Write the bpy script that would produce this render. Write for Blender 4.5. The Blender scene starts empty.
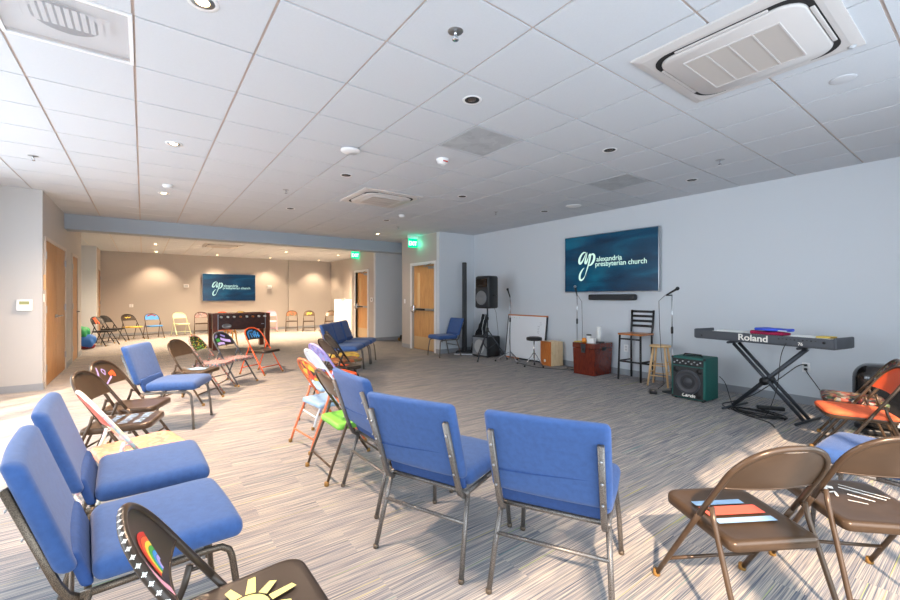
import bpy, math, random
from mathutils import Vector, Matrix
random.seed(7)
PI = math.pi
R = math.radians
COL = bpy.context.scene.collection

# ------------------------------------------------------------------ mesh helpers
class MB:
    def __init__(s):
        s.v = []; s.f = []; s.m = []; s.s = []; s.mi = 0
    def mat(s, i):
        s.mi = i; return s
    def add(s, verts, faces, smooth=False, M=None):
        b = len(s.v)
        for p in verts:
            p = Vector(p)
            s.v.append(tuple(M @ p) if M is not None else tuple(p))
        for f in faces:
            s.f.append(tuple(i + b for i in f)); s.m.append(s.mi); s.s.append(smooth)
        return s
    def box(s, x0, x1, y0, y1, z0, z1, M=None):
        x0, x1 = min(x0, x1), max(x0, x1); y0, y1 = min(y0, y1), max(y0, y1); z0, z1 = min(z0, z1), max(z0, z1)
        v = [(x0,y0,z0),(x1,y0,z0),(x1,y1,z0),(x0,y1,z0),(x0,y0,z1),(x1,y0,z1),(x1,y1,z1),(x0,y1,z1)]
        f = [(0,3,2,1),(4,5,6,7),(0,1,5,4),(1,2,6,5),(2,3,7,6),(3,0,4,7)]
        return s.add(v, f, False, M)
    def rbox(s, c, size, r, n=3, k=3, deform=None, M=None):
        """box with rounded edges; n corner steps, k spans on each flat"""
        h = [a / 2 for a in size]; r = min(r, min(h) * .999)
        def axis(hh):
            a = [-(hh - r) - r * math.cos(PI/2 * i / n) for i in range(n)]
            fl = [-(hh - r) + 2 * (hh - r) * i / k for i in range(k + 1)]
            return a + fl + [-x for x in reversed(a)]
        A = [axis(x) for x in h]
        idx = {}; vs = []
        def P(i, j, l):
            key = (i, j, l)
            if key in idx: return idx[key]
            p = Vector((A[0][i], A[1][j], A[2][l]))
            q = Vector([max(-(h[t] - r), min(h[t] - r, p[t])) for t in range(3)])
            d = p - q
            if d.length > 1e-9:
                # remap cube-ish offset onto sphere
                d = d.normalized() * r
            p = q + d
            if deform: p = Vector(deform(p.x, p.y, p.z))
            vs.append(p + Vector(c)); idx[key] = len(vs) - 1
            return idx[key]
        fs = []
        N = [len(a) - 1 for a in A]
        for i in range(N[0]):
            for j in range(N[1]):
                fs.append((P(i,j,0), P(i,j+1,0), P(i+1,j+1,0), P(i+1,j,0)))
                fs.append((P(i,j,N[2]), P(i+1,j,N[2]), P(i+1,j+1,N[2]), P(i,j+1,N[2])))
        for i in range(N[0]):
            for l in range(N[2]):
                fs.append((P(i,0,l), P(i+1,0,l), P(i+1,0,l+1), P(i,0,l+1)))
                fs.append((P(i,N[1],l), P(i,N[1],l+1), P(i+1,N[1],l+1), P(i+1,N[1],l)))
        for j in range(N[1]):
            for l in range(N[2]):
                fs.append((P(0,j,l), P(0,j,l+1), P(0,j+1,l+1), P(0,j+1,l)))
                fs.append((P(N[0],j,l), P(N[0],j+1,l), P(N[0],j+1,l+1), P(N[0],j,l+1)))
        return s.add(vs, fs, True, M)
    def tube(s, pts, r, n=10, closed=False, flat=None, M=None):
        """round tube along pts; r number or list; flat=(a,b) makes a rounded rectangular bar"""
        pts = [Vector(p) for p in pts]
        L = len(pts)
        T = []
        for i in range(L):
            a = pts[(i - 1) % L] if (closed or i > 0) else pts[i]
            b = pts[(i + 1) % L] if (closed or i < L - 1) else pts[i]
            T.append((b - a).normalized())
        ref = Vector((0, 0, 1)) if abs(T[0].z) < .9 else Vector((1, 0, 0))
        if flat: ref = Vector((1, 0, 0)) if abs(T[0].x) < .9 else Vector((0, 0, 1))
        u = (ref - T[0] * ref.dot(T[0])).normalized()
        vs = []; fs = []
        for i in range(L):
            u = (u - T[i] * u.dot(T[i])).normalized(); w = T[i].cross(u)
            rr = r[i] if isinstance(r, (list, tuple)) else r
            for k in range(n):
                a = 2 * PI * (k + .5) / n
                if flat:
                    ca, sa = math.cos(a), math.sin(a)
                    e = .35
                    ox = math.copysign(abs(ca) ** e, ca) * flat[0]; oy = math.copysign(abs(sa) ** e, sa) * flat[1]
                    vs.append(pts[i] + u * ox + w * oy)
                else:
                    vs.append(pts[i] + (u * math.cos(a) + w * math.sin(a)) * rr)
        for i in range(L if closed else L - 1):
            j = (i + 1) % L
            for k in range(n):
                k2 = (k + 1) % n
                fs.append((i*n+k, i*n+k2, j*n+k2, j*n+k))
        if not closed:
            fs.append(tuple(range(n - 1, -1, -1))); fs.append(tuple((L-1)*n + k for k in range(n)))
        return s.add(vs, fs, True, M)
    def lathe(s, prof, c=(0,0,0), n=24, M=None, arc=1.0):
        vs = []; fs = []; L = len(prof)
        for (r, z) in prof:
            for k in range(n):
                a = 2 * PI * k / n
                vs.append((c[0] + r * math.cos(a), c[1] + r * math.sin(a), c[2] + z))
        for i in range(L - 1):
            for k in range(n):
                k2 = (k + 1) % n
                fs.append((i*n+k, i*n+k2, (i+1)*n+k2, (i+1)*n+k))
        fs.append(tuple(range(n - 1, -1, -1))); fs.append(tuple((L-1)*n + k for k in range(n)))
        return s.add(vs, fs, True, M)
    def loft(s, rings, smooth=True, cap=True, M=None):
        n = len(rings[0]); vs = [p for r_ in rings for p in r_]; fs = []
        for i in range(len(rings) - 1):
            for k in range(n):
                k2 = (k + 1) % n
                fs.append((i*n+k, i*n+k2, (i+1)*n+k2, (i+1)*n+k))
        if cap:
            fs.append(tuple(range(n - 1, -1, -1))); fs.append(tuple((len(rings)-1)*n + k for k in range(n)))
        return s.add(vs, fs, smooth, M)
    def prism(s, poly, y0, y1, M=None):
        """polygon in x,z (ccw seen from -y) extruded from y0 to y1"""
        n = len(poly)
        vs = [(x, y0, z) for x, z in poly] + [(x, y1, z) for x, z in poly]
        fs = [tuple(range(n)), tuple(range(2*n - 1, n - 1, -1))]
        for k in range(n):
            k2 = (k + 1) % n
            fs.append((k2, k, n + k, n + k2))
        return s.add(vs, fs, False, M)
    def ribbon(s, pts, w, fn, M=None):
        """flat painted stroke: 2D pts, width (number or list), fn maps (a,b)->3D"""
        pts = [Vector((p[0], p[1])) for p in pts]; L = len(pts); vs = []; fs = []
        for i in range(L):
            a = pts[max(0, i-1)]; b = pts[min(L-1, i+1)]
            t = (b - a).normalized(); nn = Vector((-t.y, t.x)); ww = (w[i] if isinstance(w, (list, tuple)) else w) / 2
            p = pts[i] + nn * ww; q = pts[i] - nn * ww
            vs += [fn(q.x, q.y), fn(p.x, p.y)]
        for i in range(L - 1):
            fs.append((2*i, 2*i+2, 2*i+3, 2*i+1))
        return s.add(vs, fs, False, M)
    def mesh(s, name, mats):
        me = bpy.data.meshes.new(name)
        me.from_pydata(s.v, [], s.f)
        for m in (mats if isinstance(mats, (list, tuple)) else [mats]): me.materials.append(m)
        me.polygons.foreach_set('material_index', s.m)
        me.polygons.foreach_set('use_smooth', s.s)
        me.update()
        return me
    def build(s, name, mats, parent=None, loc=None, rz=None, label=None):
        o = bpy.data.objects.new(name, s.mesh(name, mats)); COL.objects.link(o)
        if parent is not None: o.parent = parent
        if loc is not None: o.location = loc
        if rz is not None: o.rotation_euler = (0, 0, R(rz))
        if label: o['label'] = label
        return o

def thing(name, label, cat, loc=(0,0,0), rz=0, group=None):
    o = bpy.data.objects.new(name, None); COL.objects.link(o); o.empty_display_size = .1
    o.location = loc; o.rotation_euler = (0, 0, R(rz))
    o['label'] = label; o['category'] = cat
    if group: o['group'] = group
    return o
def tag(o, label, cat, group=None):
    o['label'] = label; o['category'] = cat
    if group: o['group'] = group
    return o
def struct(o):
    o['kind'] = 'structure'; return o
def sroot(name, loc, rz=0):
    o = bpy.data.objects.new(name, None); COL.objects.link(o); o.location = loc; o.rotation_euler = (0,0,R(rz)); o['kind'] = 'structure'
    return o

# ------------------------------------------------------------------ materials
def lin(c):
    return tuple((x/255/12.92 if x/255 <= .04045 else ((x/255+.055)/1.055)**2.4) for x in c) + (1,)
def mat(name, rgb, rough=.5, metal=0, bump=0, bscale=200, noise=0, nscale=8, emit=0, spec=.5, sheen=0, coat=0):
    m = bpy.data.materials.new(name); m.use_nodes = True
    nt = m.node_tree; b = nt.nodes['Principled BSDF']
    c = lin(rgb)
    b.inputs['Base Color'].default_value = c; b.inputs['Roughness'].default_value = rough
    b.inputs['Metallic'].default_value = metal; b.inputs['Specular IOR Level'].default_value = spec
    if sheen: b.inputs['Sheen Weight'].default_value = sheen
    if coat: b.inputs['Coat Weight'].default_value = coat
    if emit:
        b.inputs['Emission Color'].default_value = c; b.inputs['Emission Strength'].default_value = emit
    if bump or noise:
        tc = nt.nodes.new('ShaderNodeTexCoord')
    if noise:
        n = nt.nodes.new('ShaderNodeTexNoise'); n.inputs['Scale'].default_value = nscale; n.inputs['Detail'].default_value = 5
        nt.links.new(tc.outputs['Object'], n.inputs['Vector'])
        r = nt.nodes.new('ShaderNodeMapRange'); r.inputs['From Min'].default_value = .3; r.inputs['From Max'].default_value = .7
        r.inputs['To Min'].default_value = 1 - noise; r.inputs['To Max'].default_value = 1 + noise
        nt.links.new(n.outputs['Fac'], r.inputs['Value'])
        x = nt.nodes.new('ShaderNodeMix'); x.data_type = 'RGBA'; x.blend_type = 'MULTIPLY'; x.inputs['Factor'].default_value = 1
        x.inputs['A'].default_value = c; nt.links.new(r.outputs['Result'], x.inputs['B']); nt.links.new(x.outputs['Result'], b.inputs['Base Color'])
    if bump:
        n = nt.nodes.new('ShaderNodeTexNoise'); n.inputs['Scale'].default_value = bscale
        nt.links.new(tc.outputs['Object'], n.inputs['Vector'])
        bp = nt.nodes.new('ShaderNodeBump'); bp.inputs['Strength'].default_value = bump; bp.inputs['Distance'].default_value = .002
        nt.links.new(n.outputs['Fac'], bp.inputs['Height']); nt.links.new(bp.outputs['Normal'], b.inputs['Normal'])
    return m
def ramp(nt, stops, inter='LINEAR'):
    r = nt.nodes.new('ShaderNodeValToRGB'); r.color_ramp.interpolation = inter
    e = r.color_ramp.elements
    e[0].position, e[0].color = stops[0]; e[1].position, e[1].color = stops[-1]
    for p, c in stops[1:-1]:
        x = e.new(p); x.color = c
    return r
def speckle(name, a, b_, scale=480, rough=.4, metal=.6):
    m = mat(name, a, rough, metal); nt = m.node_tree; b = nt.nodes['Principled BSDF']
    tc = nt.nodes.new('ShaderNodeTexCoord'); n = nt.nodes.new('ShaderNodeTexNoise'); n.inputs['Scale'].default_value = scale; n.inputs['Detail'].default_value = 2
    nt.links.new(tc.outputs['Object'], n.inputs['Vector'])
    r = ramp(nt, [(.42, lin(a)), (.6, lin(b_))]); nt.links.new(n.outputs['Fac'], r.inputs['Fac']); nt.links.new(r.outputs['Color'], b.inputs['Base Color'])
    return m
def blotch(name, cols, scale=14, rough=.5, vor=True, stops=None):
    """hand painted patches: voronoi or noise cells of several colours"""
    m = mat(name, cols[0], rough); nt = m.node_tree; b = nt.nodes['Principled BSDF']
    tc = nt.nodes.new('ShaderNodeTexCoord')
    t = nt.nodes.new('ShaderNodeTexVoronoi' if vor else 'ShaderNodeTexNoise'); t.inputs['Scale'].default_value = scale
    nt.links.new(tc.outputs['Object'], t.inputs['Vector'])
    n = len(cols)
    if vor:
        sp = nt.nodes.new('ShaderNodeSeparateColor'); nt.links.new(t.outputs['Color'], sp.inputs['Color']); src = sp.outputs['Red']
        st = [(i / n, lin(c)) for i, c in enumerate(cols)]
    else:
        src = t.outputs['Fac']; st = [(.3 + .4 * i / n, lin(c)) for i, c in enumerate(cols)]
    r = ramp(nt, st, 'CONSTANT'); nt.links.new(src, r.inputs['Fac']); nt.links.new(r.outputs['Color'], b.inputs['Base Color'])
    return m
def dotmat(name, bg, c1, c2, scale=38):
    m = mat(name, bg, .5); nt = m.node_tree; b = nt.nodes['Principled BSDF']
    tc = nt.nodes.new('ShaderNodeTexCoord'); t = nt.nodes.new('ShaderNodeTexVoronoi'); t.inputs['Scale'].default_value = scale; t.inputs['Randomness'].default_value = .5
    nt.links.new(tc.outputs['Object'], t.inputs['Vector'])
    sp = nt.nodes.new('ShaderNodeSeparateColor'); nt.links.new(t.outputs['Color'], sp.inputs['Color'])
    r = ramp(nt, [(0, lin(c1)), (.5, lin(c2))], 'CONSTANT'); nt.links.new(sp.outputs['Green'], r.inputs['Fac'])
    d = ramp(nt, [(0, (0,0,0,1)), (.34, (1,1,1,1))], 'CONSTANT'); nt.links.new(t.outputs['Distance'], d.inputs['Fac'])
    x = nt.nodes.new('ShaderNodeMix'); x.data_type = 'RGBA'; nt.links.new(d.outputs['Color'], x.inputs['Factor'])
    nt.links.new(r.outputs['Color'], x.inputs['A']); x.inputs['B'].default_value = lin(bg); nt.links.new(x.outputs['Result'], b.inputs['Base Color'])
    return m
def wood(name, a, b_, scale=(1, 12, 12), rough=.4, dist=3, axis='Z', ws=6, coat=0):
    m = mat(name, a, rough, coat=coat); nt = m.node_tree; b = nt.nodes['Principled BSDF']
    tc = nt.nodes.new('ShaderNodeTexCoord'); mp = nt.nodes.new('ShaderNodeMapping'); mp.inputs['Scale'].default_value = scale
    nt.links.new(tc.outputs['Object'], mp.inputs['Vector'])
    n = nt.nodes.new('ShaderNodeTexNoise'); n.inputs['Scale'].default_value = ws; n.inputs['Detail'].default_value = 6; n.inputs['Distortion'].default_value = .6
    nt.links.new(mp.outputs['Vector'], n.inputs['Vector'])
    r = ramp(nt, [(.35, lin(a)), (.65, lin(b_))]); nt.links.new(n.outputs['Fac'], r.inputs['Fac']); nt.links.new(r.outputs['Color'], b.inputs['Base Color'])
    return m

M = {}
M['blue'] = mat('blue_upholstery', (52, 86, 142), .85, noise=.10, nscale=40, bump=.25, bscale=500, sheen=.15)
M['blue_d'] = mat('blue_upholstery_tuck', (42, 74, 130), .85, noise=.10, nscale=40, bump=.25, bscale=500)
M['vein'] = speckle('silver_vein_steel', (86, 81, 77), (146, 140, 134))
M['vein_dark'] = speckle('bronze_vein_steel', (74, 64, 54), (128, 114, 98))
M['brown'] = mat('brown_enamel', (84, 66, 50), .28, .3, noise=.12, nscale=12)
def scuffed(m, thr=.70, scale=34):
    nt = m.node_tree; b = nt.nodes['Principled BSDF']; src = b.inputs['Base Color'].links[0].from_socket
    tc = nt.nodes.new('ShaderNodeTexCoord'); n = nt.nodes.new('ShaderNodeTexNoise'); n.inputs['Scale'].default_value = scale; n.inputs['Detail'].default_value = 8; n.inputs['Roughness'].default_value = .7
    nt.links.new(tc.outputs['Object'], n.inputs['Vector'])
    r_ = ramp(nt, [(thr, (0,0,0,1)), (thr + .02, (.7,.7,.7,1))]); nt.links.new(n.outputs['Fac'], r_.inputs['Fac'])
    x = nt.nodes.new('ShaderNodeMix'); x.data_type = 'RGBA'; nt.links.new(r_.outputs['Color'], x.inputs['Factor']); nt.links.new(src, x.inputs['A']); x.inputs['B'].default_value = lin((190, 180, 168))
    nt.links.new(x.outputs['Result'], b.inputs['Base Color'])
scuffed(M['brown'])
M['brown_dk'] = mat('dark_brown_enamel', (60, 50, 42), .35, .2, noise=.1)
M['black_met'] = mat('black_enamel', (34, 33, 34), .35, .2)
M['cap'] = mat('amber_rubber', (150, 112, 56), .5)
M['capdark'] = mat('dark_rubber', (30, 28, 27), .6)
M['black'] = mat('black_plastic', (22, 23, 25), .45, bump=.1, bscale=300)
M['black_gl'] = mat('glossy_black_plastic', (14, 14, 15), .16, coat=.6)
M['grille'] = mat('dark_grille', (48, 50, 54), .6, .2, bump=.6, bscale=900)
M['grey_grille'] = mat('grey_grille_cloth', (128, 132, 136), .75, bump=.5, bscale=700)
M['cone'] = mat('speaker_cone', (38, 38, 40), .5)
M['chrome'] = mat('chrome', (205, 207, 210), .18, 1)
M['steel'] = mat('brushed_steel', (170, 172, 175), .35, .9)
M['white'] = mat('white_plastic', (236, 236, 236), .4)
M['white_paint'] = mat('white_trim_paint', (226, 226, 226), .45)
M['wood_door'] = wood('door_veneer', (196, 142, 84), (216, 164, 104), (14, 14, 1.2), .4, ws=3)
M['wood_door_l'] = wood('door_veneer_dark', (160, 112, 58), (186, 134, 74), (14, 14, 1.2), .38, ws=3)
M['birch'] = wood('birch_ply', (222, 190, 146), (238, 212, 172), (4, 4, 1), .45)
M['orange_wood'] = wood('orange_veneer', (190, 104, 44), (212, 128, 62), (14, 14, 1.5), .35)
M['pine'] = wood('light_pine', (222, 178, 122), (238, 200, 150), (10, 10, 2), .4)
M['mahogany'] = wood('dark_mahogany', (84, 26, 14), (122, 42, 20), (10, 10, 2), .22, coat=.4)
M['seat_wood'] = wood('honey_wood', (170, 100, 48), (200, 126, 66), (2, 12, 12), .3)
M['foos'] = wood('dark_walnut_laminate', (56, 26, 18), (78, 38, 26), (2, 12, 2), .35)
M['foos_leg'] = wood('red_brown_laminate', (92, 44, 26), (120, 62, 38), (12, 12, 2), .35)
M['yellow_wood'] = wood('yellow_wood', (206, 158, 76), (226, 182, 100), (10, 10, 2), .4)
M['teal'] = mat('green_tolex', (22, 92, 84), .6, bump=.5, bscale=260)
M['dgrey'] = mat('dark_grey_casing', (74, 78, 84), .5, .1)
M['dgrey2'] = mat('stand_grey_steel', (62, 66, 72), .4, .4)
M['key_white'] = mat('ivory_keys', (238, 236, 228), .3)
M['grate'] = mat('register_grey', (190, 193, 197), .6)
M['vent_dark'] = mat('vent_dark', (30, 28, 28), .8)
M['ac'] = mat('ac_offwhite', (204, 199, 196), .4)
M['ac_grille'] = mat('ac_grille_beige', (190, 182, 175), .6)
M['ac_trim'] = mat('ac_slot_trim', (150, 156, 158), .5)
M['frost'] = mat('frosted_acrylic', (206, 208, 212), .35)
M['frost2'] = mat('frosted_acrylic_shapes', (172, 174, 180), .5)
M['tbar'] = mat('ceiling_tee_bar', (196, 180, 170), .5)
M['paper'] = mat('paper', (244, 244, 240), .7)
M['wb'] = mat('whiteboard', (238, 240, 243), .2)
M['red'] = mat('red', (196, 50, 40), .5)
M['orange'] = mat('orange_paint', (230, 92, 46), .45)
M['salmon'] = mat('salmon_paint', (224, 96, 76), .5)
M['ltblue'] = mat('light_blue_paint', (150, 184, 216), .5)
M['skyblue'] = mat('sky_blue_paint', (60, 142, 214), .5)
M['yellow'] = mat('yellow_paint', (240, 206, 70), .5)
M['paleyellow'] = mat('pale_yellow_paint', (246, 232, 140), .5)
M['green'] = mat('green_paint', (62, 168, 76), .5)
M['lime'] = mat('lime_green_paint', (136, 214, 84), .5)
M['lilac'] = mat('lilac_paint', (174, 160, 226), .5)
M['pink'] = mat('pink_paint', (236, 168, 190), .5)
M['cream'] = mat('cream_paint', (232, 230, 196), .5)
M['whitish'] = mat('white_chair_paint', (228, 234, 240), .45)
M['maroon'] = mat('maroon_paint', (130, 40, 50), .5)
M['markwhite'] = mat('white_marks', (240, 236, 226), .6)

def emis(name, rgb, st):
    m = bpy.data.materials.new(name); m.use_nodes = True; nt = m.node_tree; nt.nodes.clear()
    e = nt.nodes.new('ShaderNodeEmission'); e.inputs['Color'].default_value = lin(rgb); e.inputs['Strength'].default_value = st
    o = nt.nodes.new('ShaderNodeOutputMaterial'); nt.links.new(e.outputs[0], o.inputs[0]); return m
M['lamp'] = emis('lamp_glow', (255, 214, 160), 14)
M['lamp_off'] = mat('lamp_reflector', (120, 110, 104), .25, .8)
M['logo'] = emis('screen_logo', (204, 240, 226), .55)
M['exit_g'] = emis('exit_green', (0, 214, 140), .9)
M['exit_w'] = emis('exit_letters', (214, 255, 240), 1.3)
M['lcd'] = mat('lcd', (150, 152, 92), .3)

# TV picture: deep teal blue with soft brush-like bands (a picture shown by the screen)
def screen_mat():
    m = bpy.data.materials.new('screen_picture'); m.use_nodes = True; nt = m.node_tree; b = nt.nodes['Principled BSDF']
    tc = nt.nodes.new('ShaderNodeTexCoord'); mp = nt.nodes.new('ShaderNodeMapping'); mp.inputs['Scale'].default_value = (.8, 1, 3.4)
    nt.links.new(tc.outputs['Object'], mp.inputs['Vector'])
    n = nt.nodes.new('ShaderNodeTexNoise'); n.inputs['Scale'].default_value = 1.1; n.inputs['Detail'].default_value = 4; n.inputs['Distortion'].default_value = .5
    nt.links.new(mp.outputs['Vector'], n.inputs['Vector'])
    r = ramp(nt, [(.3, lin((0, 26, 48))), (.5, lin((0, 48, 74))), (.75, lin((2, 84, 108)))]); nt.links.new(n.outputs['Fac'], r.inputs['Fac'])
    b.inputs['Base Color'].default_value = (.004, .006, .01, 1); b.inputs['Roughness'].default_value = .18
    nt.links.new(r.outputs['Color'], b.inputs['Emission Color']); b.inputs['Emission Strength'].default_value = .6
    return m
M['screen'] = screen_mat()

# carpet: fine cross-room streaks of grey, blue-grey and beige with a few coloured threads
def carpet():
    m = mat('streaked_carpet', (120, 118, 118), .95, spec=.1); nt = m.node_tree; b = nt.nodes['Principled BSDF']
    L = nt.links.new
    tc = nt.nodes.new('ShaderNodeTexCoord')
    def noise(sc, scale, detail=2, off=(0,0,0)):
        mp = nt.nodes.new('ShaderNodeMapping'); mp.inputs['Scale'].default_value = sc; mp.inputs['Location'].default_value = off
        L(vec, mp.inputs['Vector'])
        n = nt.nodes.new('ShaderNodeTexNoise'); n.inputs['Scale'].default_value = scale; n.inputs['Detail'].default_value = detail
        L(mp.outputs['Vector'], n.inputs['Vector']); return n.outputs['Fac']
    # planks: break the streaks every 1 m with an offset per 25 cm row
    br = nt.nodes.new('ShaderNodeTexBrick'); br.offset = .37; br.inputs['Scale'].default_value = 1
    br.inputs['Brick Width'].default_value = .91; br.inputs['Row Height'].default_value = .228; br.inputs['Mortar Size'].default_value = 0
    br.inputs['Color1'].default_value = (0,0,0,1); br.inputs['Color2'].default_value = (1,1,1,1)
    L(tc.outputs['Object'], br.inputs['Vector'])
    vm = nt.nodes.new('ShaderNodeVectorMath'); vm.operation = 'MULTIPLY_ADD'
    L(br.outputs['Color'], vm.inputs[0]); vm.inputs[1].default_value = (7.3, 3.1, 5); L(tc.outputs['Object'], vm.inputs[2])
    vec = vm.outputs[0]
    a = noise((1.7, 130, 1), 1.0, 3)
    r1 = ramp(nt, [(.30, lin((68, 76, 94))), (.43, lin((118, 124, 136))), (.52, lin((174, 164, 156))), (.60, lin((134, 139, 148))), (.70, lin((216, 202, 180)))])
    L(a, r1.inputs['Fac'])
    c = noise((3.0, 260, 1), 1.0, 2, (4, 9, 0))
    r2 = ramp(nt, [(.36, lin((78, 86, 104))), (.5, lin((150, 148, 148))), (.64, lin((220, 206, 184)))])
    L(c, r2.inputs['Fac'])
    x = nt.nodes.new('ShaderNodeMix'); x.data_type = 'RGBA'; x.inputs['Factor'].default_value = .5
    L(r1.outputs['Color'], x.inputs['A']); L(r2.outputs['Color'], x.inputs['B'])
    last = x.outputs['Result']
    for off, colr, thr in (((11,3,0), (190,180,104), .80), ((23,17,0), (80,136,136), .80), ((31,27,0), (170,190,104), .82)):
        k = noise((1.0, 120, 1), 1.0, 0, off)
        t = ramp(nt, [(thr, (0,0,0,1)), (thr+.02, (.75,.75,.75,1))]); L(k, t.inputs['Fac'])
        y = nt.nodes.new('ShaderNodeMix'); y.data_type = 'RGBA'; L(t.outputs['Color'], y.inputs['Factor'])
        L(last, y.inputs['A']); y.inputs['B'].default_value = lin(colr); last = y.outputs['Result']
    L(last, b.inputs['Base Color'])
    n = nt.nodes.new('ShaderNodeTexNoise'); n.inputs['Scale'].default_value = 350; L(tc.outputs['Object'], n.inputs['Vector'])
    bp = nt.nodes.new('ShaderNodeBump'); bp.inputs['Strength'].default_value = .4; bp.inputs['Distance'].default_value = .003
    L(n.outputs['Fac'], bp.inputs['Height']); L(bp.outputs['Normal'], b.inputs['Normal'])
    return m
M['carpet'] = carpet()
M['wall_blue'] = mat('blue_grey_wall_paint', (209, 214, 219), .6, bump=.15, bscale=180)
M['wall_grey'] = mat('warm_grey_wall_paint', (184, 177, 170), .6, bump=.15, bscale=180)
M['wall_left'] = mat('pale_grey_wall_paint', (186, 184, 182), .6, bump=.15, bscale=180)
M['base'] = mat('grey_vinyl_base', (148, 152, 158), .5)
M['tile'] = mat('ceiling_tile', (205, 209, 214), .9, noise=.015, nscale=90, bump=.5, bscale=240)

# ------------------------------------------------------------------ room shell
CZ = 2.87
struct(MB().box(-3.7, 7.4, -1.0, 18.2, -.1, 0).build('floor', M['carpet']))
def in_room(x, y):
    if x < -2.1 and y < 8.3: return False
    if y < -.8 or y > 18.0 or x > 7.2: return False
    if y < 8.0 and x > 6.66: return False
    if y > 16.45 and x < -1.1: return False
    if 8.28 < y < 12.9 and x < -1.16: return False
    if y > 13.2 and x > 6.7: return False
    return True
cb = MB(); P_ = .61
skip = {(0, 0), (5, 0), (9, 0)}
for i in range(-4, 14):
    for j in range(-6, 26):
        x0 = P_ * (i - 1.0719); y0 = P_ * (j + 4.6641)
        if not in_room(x0 + .3, y0 + .3) and not in_room(x0 + .02, y0 + .02) and not in_room(x0 + .59, y0 + .59): continue
        if (i, j) in skip: continue
        g = .008
        cb.box(x0 + g, x0 + P_ - g, y0 + g, y0 + P_ - g, CZ, CZ + .015)
struct(cb.build('ceiling', M['tile']))
hx0 = P_ * -1.0719; hy0 = P_ * 4.6641
struct(MB().box(-3.7, hx0, -1.0, 18.2, CZ + .009, CZ + .06).box(hx0 + P_, 7.4, -1.0, 18.2, CZ + .009, CZ + .06).box(hx0, hx0 + P_, -1.0, hy0, CZ + .009, CZ + .06).box(hx0, hx0 + P_, hy0 + P_, 18.2, CZ + .009, CZ + .06).box(hx0 - .05, hx0 + P_ + .05, hy0 - .05, hy0 + P_ + .05, CZ + .17, CZ + .2).box(hx0 - .05, hx0, hy0, hy0 + P_, CZ + .06, CZ + .17).box(hx0 + P_, hx0 + P_ + .05, hy0, hy0 + P_, CZ + .06, CZ + .17).box(hx0, hx0 + P_, hy0 - .05, hy0, CZ + .06, CZ + .17).box(hx0, hx0 + P_, hy0 + P_, hy0 + P_ + .05, CZ + .06, CZ + .17).build('trim_1', M['tbar']))

def wall(name, x0, x1, y0, y1, m, z1=CZ + .05, holes=()):
    """wall along X or Y with door/window holes (a0,a1,z0,z1) along its long axis"""
    b = MB(); alongx = (x1 - x0) > (y1 - y0)
    a0, a1 = (x0, x1) if alongx else (y0, y1)
    def put(p, q, za, zb):
        if q - p < 1e-4 or zb - za < 1e-4: return
        if alongx: b.box(p, q, y0, y1, za, zb)
        else: b.box(x0, x1, p, q, za, zb)
    cur = a0
    for h in sorted(holes):
        put(cur, h[0], 0, z1); put(h[0], h[1], 0, h[2]); put(h[0], h[1], h[3], z1); cur = h[1]
    put(cur, a1, 0, z1)
    return struct(b.build(name, m))
wall('wall_right', 6.65, 6.8, -1.0, 8.0, M['wall_blue'])
wall('wall_stage_end', 5.6, 6.8, 8.0, 8.12, M['wall_blue'])
wall('wall_exit_side', 5.6, 5.72, 8.12, 9.75, M['wall_grey'], holes=[(8.2, 9.23, 0, 2.13)])
wall('wall_alcove_near', 5.72, 7.3, 9.63, 9.75, M['wall_blue'])
wall('wall_alcove_end', 7.2, 7.3, 9.75, 11.44, M['wall_blue'])
wall('wall_alcove_back', 5.65, 7.3, 11.44, 11.56, M['wall_blue'])
wall('wall_exit_far', 5.65, 5.77, 11.56, 13.2, M['wall_grey'], holes=[(11.98, 12.88, 0, 2.13)])
wall('wall_jog', 5.77, 6.8, 13.08, 13.2, M['wall_grey'])
wall('wall_far_right', 6.7, 6.82, 13.2, 18.0, M['wall_grey'])
wall('wall_far_back', -1.3, 6.82, 18.0, 18.12, M['wall_grey'])
wall('wall_far_left', -1.25, -1.13, 16.57, 18.0, M['wall_grey'], holes=[(16.95, 17.87, 0, 2.18)])
wall('wall_corridor_end', -3.5, -1.13, 16.45, 16.57, M['wall_blue'])
wall('wall_corridor_side', -3.6, -3.5, 12.84, 16.57, M['wall_blue'])
wall('wall_corridor_near', -3.6, -1.28, 12.84, 12.94, M['wall_left'])
wall('wall_left', -1.28, -1.16, 8.28, 12.94, M['wall_left'], holes=[(8.47, 10.42, 0, 2.18), (11.36, 12.2, 0, 2.18)])
wall('wall_left_front', -2.12, -1.28, 8.28, 8.4, M['wall_left'])
# window walls behind and left of the camera (daylight side)
LW = [(-.6, 1.4), (1.6, 3.6), (3.8, 5.8), (6.0, 7.2)]
wall('wall_window_side', -2.12, -2.0, -1.0, 8.28, M['wall_left'], holes=[(a, b_, .25, 2.65) for a, b_ in LW])
FW = [(-1.7, .5), (.7, 2.7), (2.9, 4.3)]
wall('wall_front', -2.0, 6.65, -1.0, -.88, M['wall_left'], holes=[(a, b_, .25, 2.65) for a, b_ in FW])
for n, (a, b_) in enumerate(LW):
    w = MB()
    w.box(-2.09, -2.03, a, a + .05, .25, 2.65).box(-2.09, -2.03, b_ - .05, b_, .25, 2.65).box(-2.09, -2.03, a + .05, b_ - .05, .25, .3).box(-2.09, -2.03, a + .05, b_ - .05, 2.6, 2.65).box(-2.085, -2.035, (a+b_)/2 - .025, (a+b_)/2 + .025, .3, 2.6)
    struct(w.build('window_%d' % (n + 1), M['steel']))
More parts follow.
